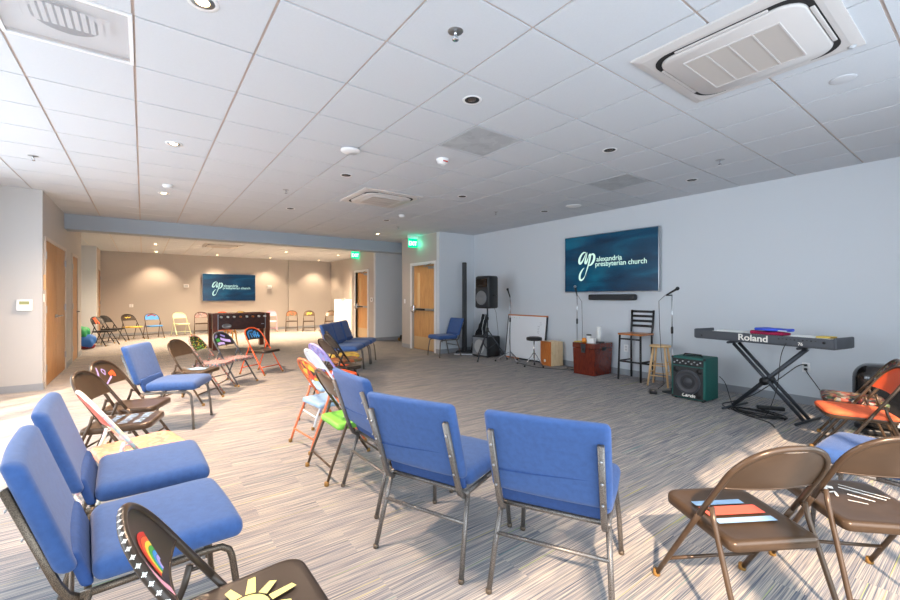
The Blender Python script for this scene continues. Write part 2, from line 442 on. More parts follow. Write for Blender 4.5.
for n, (a, b_) in enumerate(FW):
    w = MB()
    w.box(a, a + .05, -.97, -.91, .25, 2.65).box(b_ - .05, b_, -.97, -.91, .25, 2.65).box(a + .05, b_ - .05, -.97, -.91, .25, .3).box(a + .05, b_ - .05, -.97, -.91, 2.6, 2.65).box((a+b_)/2 - .025, (a+b_)/2 + .025, -.965, -.915, .3, 2.6)
    struct(w.build('window_%d' % (n + 5), M['steel']))
# header beam across the opening, pilaster on the far wall
struct(MB().box(-1.16, 7.2, 10.35, 10.72, 2.59, CZ + .05).build('trim_2', mat('shaded_beam_paint', (162, 174, 186), .6, bump=.15, bscale=180)))  # shade on the beam is put into its colour, darker than the stage walls
struct(MB().box(4.88, 5.2, 17.9, 18.0, 0, CZ + .02).build('trim_3', M['wall_grey']))
# vinyl baseboards
def bb(name, segs):
    b = MB()
    for x0, x1, y0, y1 in segs: b.box(x0, x1, y0, y1, 0, .1)
    struct(b.build(name, M['base']))
bb('baseboard_right', [(6.638, 6.65, -.88, 8.0)])
bb('baseboard_stage_end', [(5.6, 6.638, 7.988, 8.0), (5.588, 5.6, 7.988, 8.13), (5.588, 5.6, 9.3, 9.75)])
bb('baseboard_alcove', [(5.65, 7.2, 11.428, 11.44), (5.638, 5.65, 11.428, 11.91), (5.638, 5.65, 12.95, 13.2)])
bb('baseboard_far_back', [(-1.13, 4.88, 17.988, 18.0), (4.88, 5.2, 17.888, 17.9), (5.2, 6.7, 17.988, 18.0), (6.688, 6.7, 13.2, 17.988)])
bb('baseboard_left', [(-1.16, -1.148, 10.49, 11.29), (-1.16, -1.148, 12.27, 12.94), (-2.0, -1.16, 8.268, 8.28), (-1.16, -1.148, 8.268, 8.4)])
bb('baseboard_corridor', [(-3.5, -1.13, 16.438, 16.45), (-1.13, -1.118, 16.438, 16.88)])

# ------------------------------------------------------------------ doors (front faces local -Y, x to the right)
def handle(parent, x, z, s=1, y=-.012):
    b = MB(); b.lathe([(.03, 0), (.03, .01)], M=Matrix.Translation((x, y, z)) @ Matrix.Rotation(PI/2, 4, 'X'))
    b.tube([(x, y, z), (x, y - .05, z), (x + s * .02, y - .06, z), (x + s * .12, y - .06, z)], .01)
    b.build('door_handle', M['steel'], parent)
def exit_door(name, w, loc, rz, bar_left=True, leafm='wood_door'):
    d = sroot(name, loc, rz); H = 2.13; fw = .07
    f = MB(); f.box(-w/2 - fw, -w/2, -.02, .12, 0, H + fw).box(w/2, w/2 + fw, -.02, .12, 0, H + fw).box(-w/2, w/2, -.02, .12, H, H + fw)
    f.build('door_frame', M['white_paint'], d)
    l = MB(); l.box(-w/2, w/2, .06, .105, .01, H).build('door_leaf', M[leafm], d)
    MB().box(-w/2 + .17, -w/2 + .27, .055, .06, 1.05, 1.95).build('vision_panel', mat('vision_glass', (226, 190, 140), .15), d)
    MB().box(-w/2 + .02, w/2 - .02, .052, .06, .03, .33).build('kick_plate', mat('kick_plate_tan', (206, 180, 140), .3, .4), d)
    b = MB(); b.rbox((-.02, .02, 1.02), (w - .12, .05, .055), .012); b.build('push_bar', M['steel'], d)
    b = MB(); b.rbox((-.12, -.01, 1.02), (.42, .02, .045), .008); b.build('push_pad', M['black'], d)
    b = MB(); b.rbox((-w/2 + .06, .02, 1.03), (.075, .08, .2), .02); b.tube([(-w/2+.06,-.02,1.1),(-w/2+.06,-.07,1.08),(-w/2+.06,-.07,.97),(-w/2+.06,-.02,.95)], .012); b.build('latch_case', M['chrome'], d)
    b = MB(); b.rbox((w/2 - .16, .02, H - .08), (.24, .06, .06), .01); b.tube([(w/2 - .2, -.01, H - .05), (w/2 - .45, -.03, H - .04), (w/2 - .1, -.02, H + .02)], .008); b.build('door_closer', M['steel'], d)
    return d
exit_door('door_1', 1.03, (5.6, 8.715, 0), -90)
exit_door('door_2', .90, (5.65, 12.43, 0), -90)
def plain_door(name, w, leaves, loc, rz, hinge_left=True):
    d = sroot(name, loc, rz); H = 2.18; fw = .05
    fm = mat('grey_steel_frame', (196, 188, 180), .45)
    f = MB(); f.box(-w/2 - fw, -w/2, -.015, .1, 0, H + fw).box(w/2, w/2 + fw, -.015, .1, 0, H + fw).box(-w/2, w/2, -.015, .1, H, H + fw); f.build('door_frame', fm, d)
    n = leaves; lw = w / n
    for k in range(n):
        x0 = -w/2 + k * lw
        l = MB(); l.box(x0 + .006, x0 + lw - .006, .0, .045, .01, H - .003); lo = l.build('door_leaf', M['wood_door_l'], d)
        hx = x0 if (k == 0 and (n == 2 or hinge_left)) else x0 + lw
        for z in (.28, 1.15, 1.95):
            MB().box(hx - .035, hx + .035, -.02, -.0, z - .055, z + .055).build('hinge', M['steel'], lo)
        kx = x0 + lw - .07 if hx == x0 else x0 + .07
        handle(lo, kx, 1.02, -1 if hx == x0 else 1, y=0)
    return d
plain_door('door_3', 1.95, 2, (-1.16, 9.445, 0), 90)
plain_door('door_4', .84, 1, (-1.16, 11.78, 0), 90)
plain_door('door_5', .92, 1, (-1.13, 17.41, 0), 90, hinge_left=False)

# ------------------------------------------------------------------ lettering
def text_mesh(body, size, extrude=.0015, bold=0.0, shear=0, align='LEFT', sx=1.0):
    c = bpy.data.curves.new('t', 'FONT'); c.body = body; c.size = size; c.extrude = extrude; c.offset = bold; c.shear = shear; c.align_x = align
    o = bpy.data.objects.new('t', c); COL.objects.link(o)
    bpy.context.view_layer.update()
    dg = bpy.context.evaluated_depsgraph_get()
    me = bpy.data.meshes.new_from_object(o.evaluated_get(dg)); bpy.data.objects.remove(o)
    me.transform(Matrix.Rotation(PI/2, 4, 'X') @ Matrix.Diagonal((sx, 1, 1, 1)))
    return me
def text_part(name, body, size, m, parent, loc, **k):
    me = text_mesh(body, size, **k); me.name = name; me.materials.clear(); me.materials.append(m)
    o = bpy.data.objects.new(name, me); COL.objects.link(o); o.parent = parent; o.location = loc
    return o
def bez(p, n=10):
    out = []
    for i in range(0, len(p) - 3, 3):
        a, b, c, d = [Vector(q) for q in p[i:i+4]]
        for k in range(n + 1):
            if i and k == 0: continue
            t = k / n; out.append(a*(1-t)**3 + b*3*t*(1-t)**2 + c*3*t*t*(1-t) + d*t**3)
    return out

def television(loc, rz, label, w=1.83, h=1.05):
    t = thing('television', label, 'television', loc, rz)
    MB().rbox((0, -.055, 0), (w, .035, h), .006).build('casing', M['steel'], t)
    MB().box(-.3, .3, -.038, 0, -.2, .2).build('wall_bracket', M['dgrey2'], t)
    MB().box(-w/2 + .012, w/2 - .012, -.0745, -.072, -h/2 + .014, h/2 - .012).build('screen', M['screen'], t)
    k = w / 1.83; q_ = .90
    # monogram drawn with a broad nib
    b = MB(); y = -.0765
    fn = lambda u, v: (u, y, v)
    def stroke(p, ws, n=10):
        q = bez(p, n); L = len(q); W = [ws[0] + (ws[1] - ws[0]) * math.sin(PI * i / (L - 1)) for i in range(L)]
        b.ribbon([((ox + .19 + (a.x - ox - .19) * q_) * k, a.y * q_ * k) for a in q], [x * k for x in W], fn)
    ox, oz = -.60, .03
    def S(pts): return [(ox + a, oz + c) for a, c in pts]
    stroke(S([(.165,.19),(.10,.26),(-.01,.10),(.0,.02),(.01,-.06),(.08,-.01),(.165,.19)]), (.008,.045))   # bowl of the a
    stroke(S([(.19,.20),(.17,.10),(.12,-.02),(.155,-.02),(.18,-.015),(.20,.05),(.22,.10)]), (.010,.036))
    stroke(S([(.22,.10),(.24,.16),(.27,.18),(.265,.13),(.25,.0),(.19,-.14),(.14,-.27)]), (.008,.034))      # stem of the p
    stroke(S([(.14,-.27),(.11,-.35),(.02,-.40),(.01,-.32),(.0,-.22),(.08,-.14),(.12,-.11)]), (.008,.040))   # loop below
    stroke(S([(.25,.10),(.30,.20),(.38,.16),(.355,.06),(.33,-.03),(.25,-.10),(.215,-.04)]), (.008,.046))    # bowl of the p
    b.build('monogram', M['logo'], t)
    text_part('lettering', 'alexandria', .125 * k, M['logo'], t, ((ox + .385) * k, y, (oz + .00) * k), extrude=.0008, bold=.0006, sx=.97)
    text_part('lettering', 'presbyterian church', .125 * k, M['logo'], t, ((ox + .36) * k, y, (oz - .088) * k), extrude=.0008, bold=.0006, sx=.95)
    return t
television((6.65, 4.245, 1.945), -90, 'large wall television above the soundbar, showing the church name on blue')
television((2.695, 18.0, 1.69), 0, 'smaller-looking television on the distant back wall behind the foosball table', h=1.04)
sb = thing('soundbar', 'black soundbar mounted on the wall under the large television', 'soundbar', (6.65, 4.17, 1.33), -90)
MB().rbox((0, -.06, 0), (.9, .1, .105), .03).build('body', M['black'], sb)
MB().box(-.4, .4, -.113, -.108, -.04, .04).build('grille', M['grille'], sb)
MB().box(-.2, .2, -.02, 0, .0, .05).build('wall_bracket', M['dgrey2'], sb)

# ------------------------------------------------------------------ exit signs
def exit_sign(loc, label):
    t = thing('exit_sign', label, 'exit sign', loc, 0)
    MB().rbox((0, 0, -.04), (.30, .06, .07), .01).build('housing', M['white'], t)
    p = MB().box(-.135, .135, -.006, .006, -.30, -.075).build('sign_panel', M['exit_g'], t)
    text_part('lettering', 'EXIT', .15, M['exit_w'], p, (-.125, -.008, -.245), extrude=.001, bold=.003, sx=.78)
    return t
exit_sign((5.45, 8.95, CZ), 'green lit EXIT sign hanging from the ceiling beside the nearer exit door')
exit_sign((5.51, 12.6, CZ), 'green lit EXIT sign beyond the header beam by the farther exit door')

# ------------------------------------------------------------------ small wall fittings
def plate(name, label, cat, loc, rz, w=.075, h=.115, kind='switch', group=None):
    t = thing(name, label, cat, loc, rz, group)
    MB().rbox((0, -.004, 0), (w, .008, h), .003).build('cover_plate', M['white'], t)
    if kind == 'switch':
        MB().box(-.016, .016, -.012, -.008, -.032, .032).build('rocker', M['white'], t)
    else:
        for dz in (.024, -.024):
            MB().rbox((0, -.009, dz), (.034, .004, .03), .0015).build('socket', mat('socket_face', (200, 200, 200), .5), t)
    return t
plate('light_switch', 'white light switch on the wall left of the nearer exit door', 'light switch', (5.6, 9.6, 1.22), -90)
t = thing('wall_panel', 'small white control panel with dark button right of the farther exit door', 'control panel', (5.65, 11.68, 1.25), -90)
MB().rbox((0, -.012, 0), (.12, .024, .13), .004).build('housing', M['white'], t); MB().box(.0, .04, -.028, -.024, -.03, .03).build('button', M['dgrey'], t)
plate('wall_outlet', 'white power outlet below the keyboard with two plugs in it', 'outlet', (6.65, 1.53, .46), -90, kind='outlet', w=.08, h=.12)
plate('wall_outlet', 'white power outlet behind the black metal bar stool', 'outlet', (6.65, 3.93, .46), -90, kind='outlet', w=.08, h=.12)
t = thing('thermostat', 'white digital thermostat on the pale wall at the far left', 'thermostat', (-1.34, 8.28, 1.22), 0)
MB().rbox((0, -.015, 0), (.16, .03, .16), .008).build('housing', M['white'], t); MB().box(-.05, .05, -.032, -.03, .01, .055).build('display', M['lcd'], t)
plate('light_switch', 'beige switch plate on the narrow strip before the double door', 'light switch', (-1.16, 8.36, 1.32), 90, w=.06, h=.12)
t = thing('card_reader', 'tan card reader above the switch beside the double door', 'card reader', (-1.16, 8.36, 1.55), 90)
MB().rbox((0, -.012, 0), (.055, .024, .22), .006).build('housing', mat('tan_plastic', (204, 170, 130), .5), t)
for x, z, lb in ((1.27, 1.73, 'small white wall box left of the distant television'), (4.13, 1.73, 'small white wall box right of the distant television')):
    t = thing('wall_speaker', lb, 'wall speaker', (x, 18.0, z), 0)
    MB().rbox((0, -.05, 0), (.16, .10, .12), .015).build('housing', M['white'], t); MB().box(-.06, .06, -.104, -.1, -.04, .04).build('grille', M['grate'], t)
plate('wall_outlet', 'small outlet box low on the distant wall above the folding chairs', 'outlet', (-.32, 18.0, 1.03), 0, w=.11, h=.11, kind='outlet')

# ------------------------------------------------------------------ ceiling fittings
def downlight(x, y, lit, label, group):
    t = thing('downlight', label, 'downlight', (x, y, CZ), 0, group)
    MB().lathe([(.058, -.001), (.075, -.004), (.077, 0), (.077, .004), (.058, .004)]).build('trim_ring', M['white'], t)
    b = MB(); b.lathe([(.057, -.0015), (.05, .006), (.048, .0085)])
    b.build('baffle', M['steel'] if lit else M['vent_dark'], t)
    MB().lathe([(.001, -.006), (.03, -.004), (.036, .003)]).build('bulb', M['lamp'] if lit else M['lamp_off'], t)
    return t
lit_spots = []
row_names = {2.5: 'first', 4.99: 'second', 7.45: 'third'}
for y in (2.5, 4.99, 7.45):
    for x, cn in ((.25, 'left'), (2.06, 'second'), (3.92, 'third'), (5.79, 'right')):
        if (x, y) in ((5.79, 7.45),): continue
        lit = x < 1
        if lit: lab = 'glowing recessed downlight in the left column, %s from the camera' % row_names[y]
        else: lab = 'unlit recessed downlight, %s from camera in the %s column of four' % (row_names[y], cn)
        if (x, y) == (5.79, 4.99): lab = 'unlit recessed downlight near the stage wall, farther one of that column'
        downlight(x, y, lit, lab, 'recessed downlights of the main room')
        if lit: lit_spots.append((x, y))
downlight(4.61, 9.21, True, 'faint glowing downlight just in front of the header beam', 'recessed downlights of the main room')
FAR = [(.37, 17.35), (2.19, 17.35), (4.03, 17.35), (5.95, 17.35), (.3, 14.8), (2.1, 14.8), (3.95, 14.8), (5.8, 14.8)]
for n, (x, y) in enumerate(FAR):
    downlight(x, y, True, ('glowing downlight close to the distant back wall, ' if n < 4 else 'glowing downlight mid-ceiling in the distant room, ') + ('leftmost', 'second from left', 'third from left', 'rightmost')[n % 4] + ' of its row', 'downlights of the distant room')
def sprinkler(x, y, label):
    t = thing('sprinkler_head', label, 'sprinkler', (x, y, CZ), 0, 'ceiling sprinklers')
    MB().lathe([(.0, .0), (.042, -.002), (.045, 0), (.045, .003)]).build('escutcheon', M['steel'], t)
    b = MB(); b.tube([(0,0,0),(0,0,-.02)], .009); b.tube([(0,0,-.015),(.014,0,-.03),(0,0,-.047)], .0035); b.tube([(0,0,-.015),(-.014,0,-.03),(0,0,-.047)], .0035)
    b.lathe([(.019, -.05), (.019, -.047)], n=12); b.build('frame', M['chrome'], t)
for x, y, l in ((1.45, 1.91, 'chrome sprinkler head nearest the camera at top centre'), (-.96, 6.33, 'sprinkler head on the far left of the ceiling'), (1.65, 6.19, 'sprinkler head left of the far ceiling air unit'),
                (5.2, 1.95, 'sprinkler head below the near ceiling air unit towards the stage wall'), (4.5, 8.0, 'sprinkler head in front of the nearer EXIT sign'), (5.13, 5.55, 'sprinkler head above the tripod loudspeaker area')):
    sprinkler(x, y, l)
def dome(name, cat, x, y, label, prof, m=None, extra=None):
    t = thing(name, label, cat, (x, y, CZ), 0)
    MB().lathe(prof).build('housing', m or M['white'], t)
    if extra: extra(t)
    return t
dome('smoke_detector', 'smoke detector', 2.68, 3.77, 'white smoke alarm with red mark on the ceiling centre', [(.0, -.062), (.03, -.06), (.055, -.045), (.062, -.022), (.068, -.018), (.07, 0)],
     extra=lambda t: (MB().box(-.03, .03, -.062, -.058, -.045, -.03).build('alarm_mark', M['red'], t), MB().tube([(-.02,0,-.06),(-.02,0,-.075),(.02,0,-.075),(.02,0,-.06)], .003).build('sensor_cage', M['white'], t)))
dome('access_point', 'access point', 1.73, 4.08, 'round white wireless access point on the ceiling', [(.0, -.035), (.085, -.032), (.1, -.02), (.1, -.012), (.06, -.01), (.06, 0)])
dome('smoke_detector', 'smoke detector', .27, 6.88, 'small white smoke detector between the glowing left downlights', [(.0, -.04), (.05, -.035), (.06, 0)])
dome('ceiling_speaker', 'ceiling speaker', 3.96, .71, 'flush round white ceiling speaker right of the near air unit', [(.0, -.006), (.062, -.006), (.074, -.003), (.074, 0)], M['frost'])
dome('ceiling_speaker', 'ceiling speaker', 5.84, 4.4, 'flush round white ceiling speaker above the large television', [(.0, -.012), (.11, -.01), (.13, 0)], M['white'])
dome('smoke_detector', 'smoke detector', 3.9, 6.8, 'white detector behind the far ceiling air unit', [(.0, -.04), (.05, -.035), (.06, 0)])
def vent_tile(i, j, label, name='return_grille', m='grate', lens=False):
    x0 = P_ * (i - 1.0719); y0 = P_ * (j + 4.6641); c = (x0 + P_/2, y0 + P_/2, CZ)
    t = thing(name, label, 'ceiling panel', c, 0)
    b = MB()
    h = .302
    b.box(-h, -h + .02, -h, h, -.004, .008).box(h - .02, h, -h, h, -.004, .008).box(-h + .02, h - .02, -h, -h + .02, -.004, .008).box(-h + .02, h - .02, h - .02, h, -.004, .008)
    b.build('frame', M['white'] if lens else M['grate'], t)
    if lens: MB().box(-h, h, -h, h, .034, .040).build('backing', M['white'], t)
    MB().box(-h + .02, h - .02, -h + .02, h - .02, .0, .004 if lens else .008).build('panel', M['frost'] if lens else M['grille_lt'], t)
    return t
M['grille_lt'] = blotch('perforated_grille', [(170, 174, 178), (178, 182, 186), (186, 190, 193)], 5, .6, vor=False)
vent_tile(5, 0, 'grey perforated return grille tile beside the central downlight')
vent_tile(9, 0, 'grey perforated return grille tile towards the stage wall')
t = vent_tile(0, 0, 'frosted lens panel covering fittings at the top left of ceiling', name='lens_panel', lens=True)
lp = bpy.data.materials.new('clear_frosted_sheet'); lp.use_nodes = True
_b = lp.node_tree.nodes['Principled BSDF']; _b.inputs['Base Color'].default_value = lin((214, 216, 220)); _b.inputs['Roughness'].default_value = .3; _b.inputs['Alpha'].default_value = .30
[c for c in t.children if c.name.startswith('panel')][0].data.materials[0] = lp
fx = thing('light_fixture', 'grey louvred fitting seen faintly above the frosted lens panel', 'light fixture', (t.location.x, t.location.y, CZ + .016), 0)
b = MB(); b.lathe([(.0, .0), (.15, .0), (.15, .004)]); b.build('round_housing', M['dgrey'], fx)
b = MB()
for k in range(12): b.box(-.2 + .034 * k, -.178 + .034 * k, -.13, .07, -.003, .0)
b.build('louvres', M['white'], fx)
def cassette(x, y, label, s=.95, group=None, z=CZ):
    t = thing('ceiling_air_unit', label, 'air conditioner', (x, y, z), 0, group)
    h = s / 2
    b = MB(); b.loft([[(sx*a, sy*a, zz) for sx, sy in ((-1,-1),(-1,1),(1,1),(1,-1))] for a, zz in ((h, .0), (h, -.012), (h - .02, -.018), (h - .05, -.024))], smooth=False, cap=True)
    b.build('outer_panel', M['ac'], t)
    def rr(a, r, zz, n=8):
        pts = []
        for qx, qy, s0 in ((1,1,0),(-1,1,90),(-1,-1,180),(1,-1,270)):
            for k in range(n + 1):
                an = R(s0 + 90 * k / n); pts.append((qx * (a - r) + r * math.cos(an), qy * (a - r) + r * math.sin(an), zz))
        return list(reversed(pts))
    sl = MB(); sl.loft([rr(h - .075, .13, -.020), rr(h - .075, .13, -.0265)], smooth=False); sl.build('air_slot', M['vent_dark'], t)
    ce = MB(); ce.loft([rr(h - .105, .115, -.026), rr(h - .108, .115, -.036), rr(h - .115, .11, -.042)], smooth=True); ce.build('centre_panel', M['ac'], t)
    for k in range(4):
        a = R(90 * k); Mx = Matrix.Rotation(a, 4, 'Z')
        v = MB(); v.rbox((0, h - .092, -.030), (s * .50, .022, .010), .006, M=Mx); v.build('louvre', M['ac'], t)
    g = MB(); gs = s * .255
    g.box(-gs, gs, -gs, gs, -.047, -.040); gr = g.build('intake_grille', M['ac_grille'], t)
    r = MB()
    for k in (-1, 0, 1): r.box(-gs, gs, k * gs/2 - .004, k * gs/2 + .004, -.05, -.047)
    r.box(-gs - .008, -gs, -gs - .008, gs + .008, -.05, -.04).box(gs, gs + .008, -gs - .008, gs + .008, -.05, -.04).box(-gs, gs, -gs - .008, -gs, -.05, -.04).box(-gs, gs, gs, gs + .008, -.05, -.04)
    r.build('grille_ribs', M['ac'], gr)
    MB().lathe([(.0, -.034), (.016, -.032), (.02, -.022)], c=(h - .06, -h + .05, 0), n=14).build('sensor', M['grate'], t)
    return t
cassette(3.02, 1.0, 'large square ceiling air unit at top right, nearest the camera')
cassette(2.98, 5.85, 'square ceiling air unit farther away in the middle of the ceiling')
cassette(1.9, 14.1, 'square ceiling air unit in the distant room beyond the beam')

# ------------------------------------------------------------------ folding chairs
LY = lambda z: .24 - .655 * z
def arch_pts(off=0.0, n=22):
    pts = []
    zt = .785
    for k in range(n + 1):
        a = PI * k / n
        ca, sa = math.cos(a), math.sin(a)
        x = -math.copysign(abs(ca) ** .85, ca) * (.203 - off); z = .60 + (zt - .60 - off) * abs(sa) ** .8
        pts.append((x, LY(z), z))
    return pts
def panel_fn(side=1):
    """(u,v) in [-1,1]x[0,1] -> point on the curved back panel, side=+1 front, -1 rear"""
    def fn(u, v, o=.0028):
        zz = .592 + v * .178
        s = min(1, max(0, (zz - .60) / .185))
        W = .193 * max(.04, (1 - s ** 2.5)) ** .5
        y = LY(zz) - .026 * (1 - u * u) * (1 - .35 * s) + side * o
        return (u * W, y, zz)
    return fn
def panel_xz(side=1, o=.0028):
    def fn(x, z):
        s = min(1, max(0, (z - .60) / .185)); W = .193 * max(.04, (1 - s ** 2.5)) ** .5
        u = max(-1, min(1, x / W)); x = max(-W, min(W, x))
        y = LY(z) - .026 * (1 - u * u) * (1 - .35 * s) + side * o
        return (x, y, z)
    return fn
def seat_outline(inset, z, dz=0, n=7):
    pts = []
    hf, hb_, yf, yb = .198 - inset, .188 - inset, .228 - inset, -.198 + inset
    r1 = .065 - inset * .3
    r2 = .028 - inset * .1
    for cx, cy, s0, r in ((hf - r1, yf - r1, 0, r1), (-hf + r1, yf - r1, 90, r1), (-hb_ + r2, yb + r2, 180, r2), (hb_ - r2, yb + r2, 270, r2)):
        for k in range(n + 1):
            a = R(s0 + 90 * k / n); pts.append((cx + r * math.cos(a), cy + r * math.sin(a), z + (cy + r * math.sin(a)) * .025))
    return pts
_cache = {}
def part(key, mk, name, m, parent, label=None):
    ms = m if isinstance(m, (list, tuple)) else [m]
    kk = (key,) + tuple(x.name for x in ms)
    if kk not in _cache: _cache[kk] = mk().mesh(name, ms)
    o = bpy.data.objects.new(name, _cache[kk]); COL.objects.link(o); o.parent = parent
    if label: o['label'] = label
    return o
def f_frame(): return MB().tube([(-.211, LY(.44), .44), (-.207, LY(.52), .52)] + arch_pts() + [(.207, LY(.52), .52), (.211, LY(.44), .44)], .0115, 10)
def f_front(s): return lambda: MB().tube([(s*.222, LY(.012), .012), (s*.220, LY(.12), .12), (s*.213, LY(.38), .38), (s*.211, LY(.44), .44)], .0115, 10)
def f_rear(s):
    def g():
        b = MB(); b.tube([(s*.214, -.29, .012), (s*.212, -.255, .12), (s*.204, -.125, .44), (s*.203, -.11, .50)], .0105, 10)
        b.tube([(s*.203, -.115, .482), (s*.209, LY(.482), .482)], .006, 6)
        return b
    return g
def f_cap(s, y): return lambda: MB().lathe([(.014, 0), (.0165, .002), (.0165, .022), (.0145, .030)], c=(s*.222, y, .0), n=12)
def f_stretch():
    b = MB(); b.tube([(-.219, LY(.13), .13), (.219, LY(.13), .13)], .008, 8); return b
def f_stretch2():
    b = MB(); b.tube([(-.212, -.256, .115), (.212, -.256, .115)], .008, 8); return b
def f_panel():
    b = MB(); f = panel_fn(1); g = panel_fn(-1); N, Q = 16, 8
    for fn, fl in ((f, False), (g, True)):
        vs = [fn(-1 + 2 * i / N, j / Q, .0012) for j in range(Q + 1) for i in range(N + 1)]
        fs = []
        for j in range(Q):
            for i in range(N):
                q = (j*(N+1)+i, j*(N+1)+i+1, (j+1)*(N+1)+i+1, (j+1)*(N+1)+i)
                fs.append(tuple(reversed(q)) if not fl else q)
        b.add(vs, fs, True)
    b.tube([tuple(panel_fn(1)(-1 + 2 * i / N, 0, 0)) for i in range(N + 1)], .004, 6)
    return b
def f_seat():
    b = MB(); b.loft([seat_outline(.012, .369), seat_outline(.006, .368), seat_outline(0, .372), seat_outline(0, .400), seat_outline(.004, .407), seat_outline(.012, .410), seat_outline(.03, .408), seat_outline(.06, .405), seat_outline(.10, .404)])
    return b
def f_pad():
    b = MB(); b.loft([seat_outline(.004, .395), seat_outline(-.004, .40), seat_outline(-.004, .418), seat_outline(.006, .428), seat_outline(.03, .433), seat_outline(.08, .435)])
    return b
def seat_fn(z=.4122):
    return lambda x, y: (x, y, z + y * .025)
FOLDS = {}
def folding_chair(x, y, rot, label, frame='brown', seat=None, back=None, cap='cap', paint=None, seatpaint=None, z=0, pad=None, group='folding chairs around the room', flat_parts=False, panel_label=None):
    t = thing('folding_chair', label, 'folding chair', (x, y, z), rot, group)
    fm = M[frame]
    part('ff', f_frame, 'back_frame', fm, t)
    for s in (-1, 1):
        l = part('fl%d' % s, f_front(s), 'leg', fm, t); part('fc%d' % s, f_cap(s, LY(0) - .006), 'rubber_foot', M[cap], l)
        l = part('rl%d' % s, f_rear(s), 'leg', fm, t); part('rc%d' % s, f_cap(s*.964, -.294), 'rubber_foot', M[cap], l)
    part('s1', f_stretch, 'stretcher', fm, t); part('s2', f_stretch2, 'stretcher', fm, t)
    p = part('pn', f_panel, 'backrest', M[back] if back else fm, t, panel_label)
    s_ = part('st', f_seat, 'seat', M[seat] if seat else fm, t)
    if pad: part('pd', f_pad, 'seat_pad', M[pad], t)
    if paint: paint(p)
    if seatpaint: seatpaint(s_)
    return t

# painted designs -----------------------------------------------------
def strokes(parent, items, fn, name='painted_design'):
    """items: list of (material, pts, width)"""
    b = MB(); ms = []
    for m, pts, w in items:
        if m not in ms: ms.append(m)
        b.mat(ms.index(m))
        P2 = []
        for i in range(len(pts) - 1):
            for k in range(6):
                tt = k / 6; P2.append((pts[i][0]*(1-tt)+pts[i+1][0]*tt, pts[i][1]*(1-tt)+pts[i+1][1]*tt))
        P2.append(pts[-1]); b.ribbon(P2, w, fn)
    o = b.build(name, [M[m] for m in ms], parent)
    return o
def p_rainbow(par):
    it = []
    cs = ['red', 'orange', 'yellow', 'green', 'skyblue', 'lilac']
    for k, c in enumerate(cs):
        r = .085 - k * .0125
        it.append((c, [(-.035 + r * math.cos(a) * 1.0, .615 + r * math.sin(a) * 1.1) for a in [R(12 + 14 * q) for q in range(9)]], .0125))
    it.append(('pink', [(.075, .60), (.09, .64), (.088, .68), (.075, .705)], .03))
    strokes(par, it, panel_xz(1, .0035))
def p_sun(par):
    b = MB(); f = seat_fn(.4125)
    pts = []
    for k in range(24):
        a = 2 * PI * k / 24; r = .060
        pts.append(f(-.02 + r * math.cos(a), .02 + r * math.sin(a)))
    b.add(pts, [tuple(range(24))])
    for k in range(11):
        a = 2 * PI * k / 11; d = Vector((math.cos(a), math.sin(a))); n_ = Vector((-d.y, d.x)); c = Vector((-.02, .02))
        ln = .125 + .02 * (k % 2)
        q = [c + d * .066 - n_ * .016, c + d * ln - n_ * .010, c + d * (ln - .006) + n_ * .012, c + d * .066 + n_ * .014]
        b.add([f(p.x, p.y) for p in q], [(0, 1, 2, 3)])
    b.build('painted_sun', M['paleyellow'], par)
def p_stars(par):
    b = MB()
    A = arch_pts(n=26) + [(.206, LY(.56), .56), (.207, LY(.52), .52)]
    nrm = Vector((.80, -.25, .55)).normalized()
    for i in range(12, len(A)):
        p = Vector(A[i]); tg = (Vector(A[min(i+1, len(A)-1)]) - Vector(A[i-1])).normalized()
        nn = (nrm - tg * nrm.dot(tg)).normalized(); bi = tg.cross(nn); c = p + nn * .0122
        for k in range(4):
            a = PI * k / 4; d1 = (tg * math.cos(a) + bi * math.sin(a)); d2 = (tg * -math.sin(a) + bi * math.cos(a)); L_ = .0065 if k % 2 == 0 else .0045
            b.add([c - d1*L_ - d2*.0012, c + d1*L_ - d2*.0012, c + d1*L_ + d2*.0012, c - d1*L_ + d2*.0012], [(0, 1, 2, 3)])
    b.build('painted_design', M['markwhite'], par)
def p_flag(par):
    f = seat_fn(.4118)
    strokes(par, [('ltblue', [(-.14, .085), (.09, .085)], .036), ('salmon', [(-.14, .02), (.12, .02)], .068), ('ltblue', [(-.14, -.055), (.12, -.055)], .036)], f)
def p_scrib(col, seed=1, n=9, w=.01, sx=.13, sy=.14):
    def g(par):
        rnd = random.Random(seed); f = seat_fn(.4118); it = []
        for k in range(n):
            cx = rnd.uniform(-sx, sx); cy = rnd.uniform(-sy, sy); L = rnd.uniform(.03, .07); a = rnd.uniform(-.5, .5) + R(20)
            it.append((col, [(cx - L*math.cos(a), cy - L*math.sin(a)), (cx + rnd.uniform(-.01,.01), cy + rnd.uniform(-.02,.02)), (cx + L*math.cos(a), cy + L*math.sin(a))], w * rnd.uniform(.6, 1.2)))
        strokes(par, it, f)
    return g
def p_words(col, rows=3, seed=3, w=.014):
    def g(par):
        rnd = random.Random(seed); f = seat_fn(.4118); it = []
        for r_ in range(rows):
            yy = .13 - r_ * .095; xx = -.14
            while xx < .12:
                q = rnd.choice([[(0,.03),(0,-.03)], [(0,-.03),(.012,.03),(.024,-.03)], [(0,.02),(.02,.025),(.02,-.02),(0,-.025)], [(.02,.025),(0,0),(.02,-.025)]])
                it.append((col, [(xx + a, yy + c) for a, c in q], w)); xx += .037 + rnd.uniform(0, .01)
        strokes(par, it, f)
    return g
def p_back(items):
    f = panel_xz(1, .0035)
    return lambda par: strokes(par, items, lambda x, z: f(-x, z))
def p_back2(items):
    def g(par):
        strokes(par, items, panel_xz(1, .0035)); strokes(par, items, panel_xz(-1, .0035))
    return g
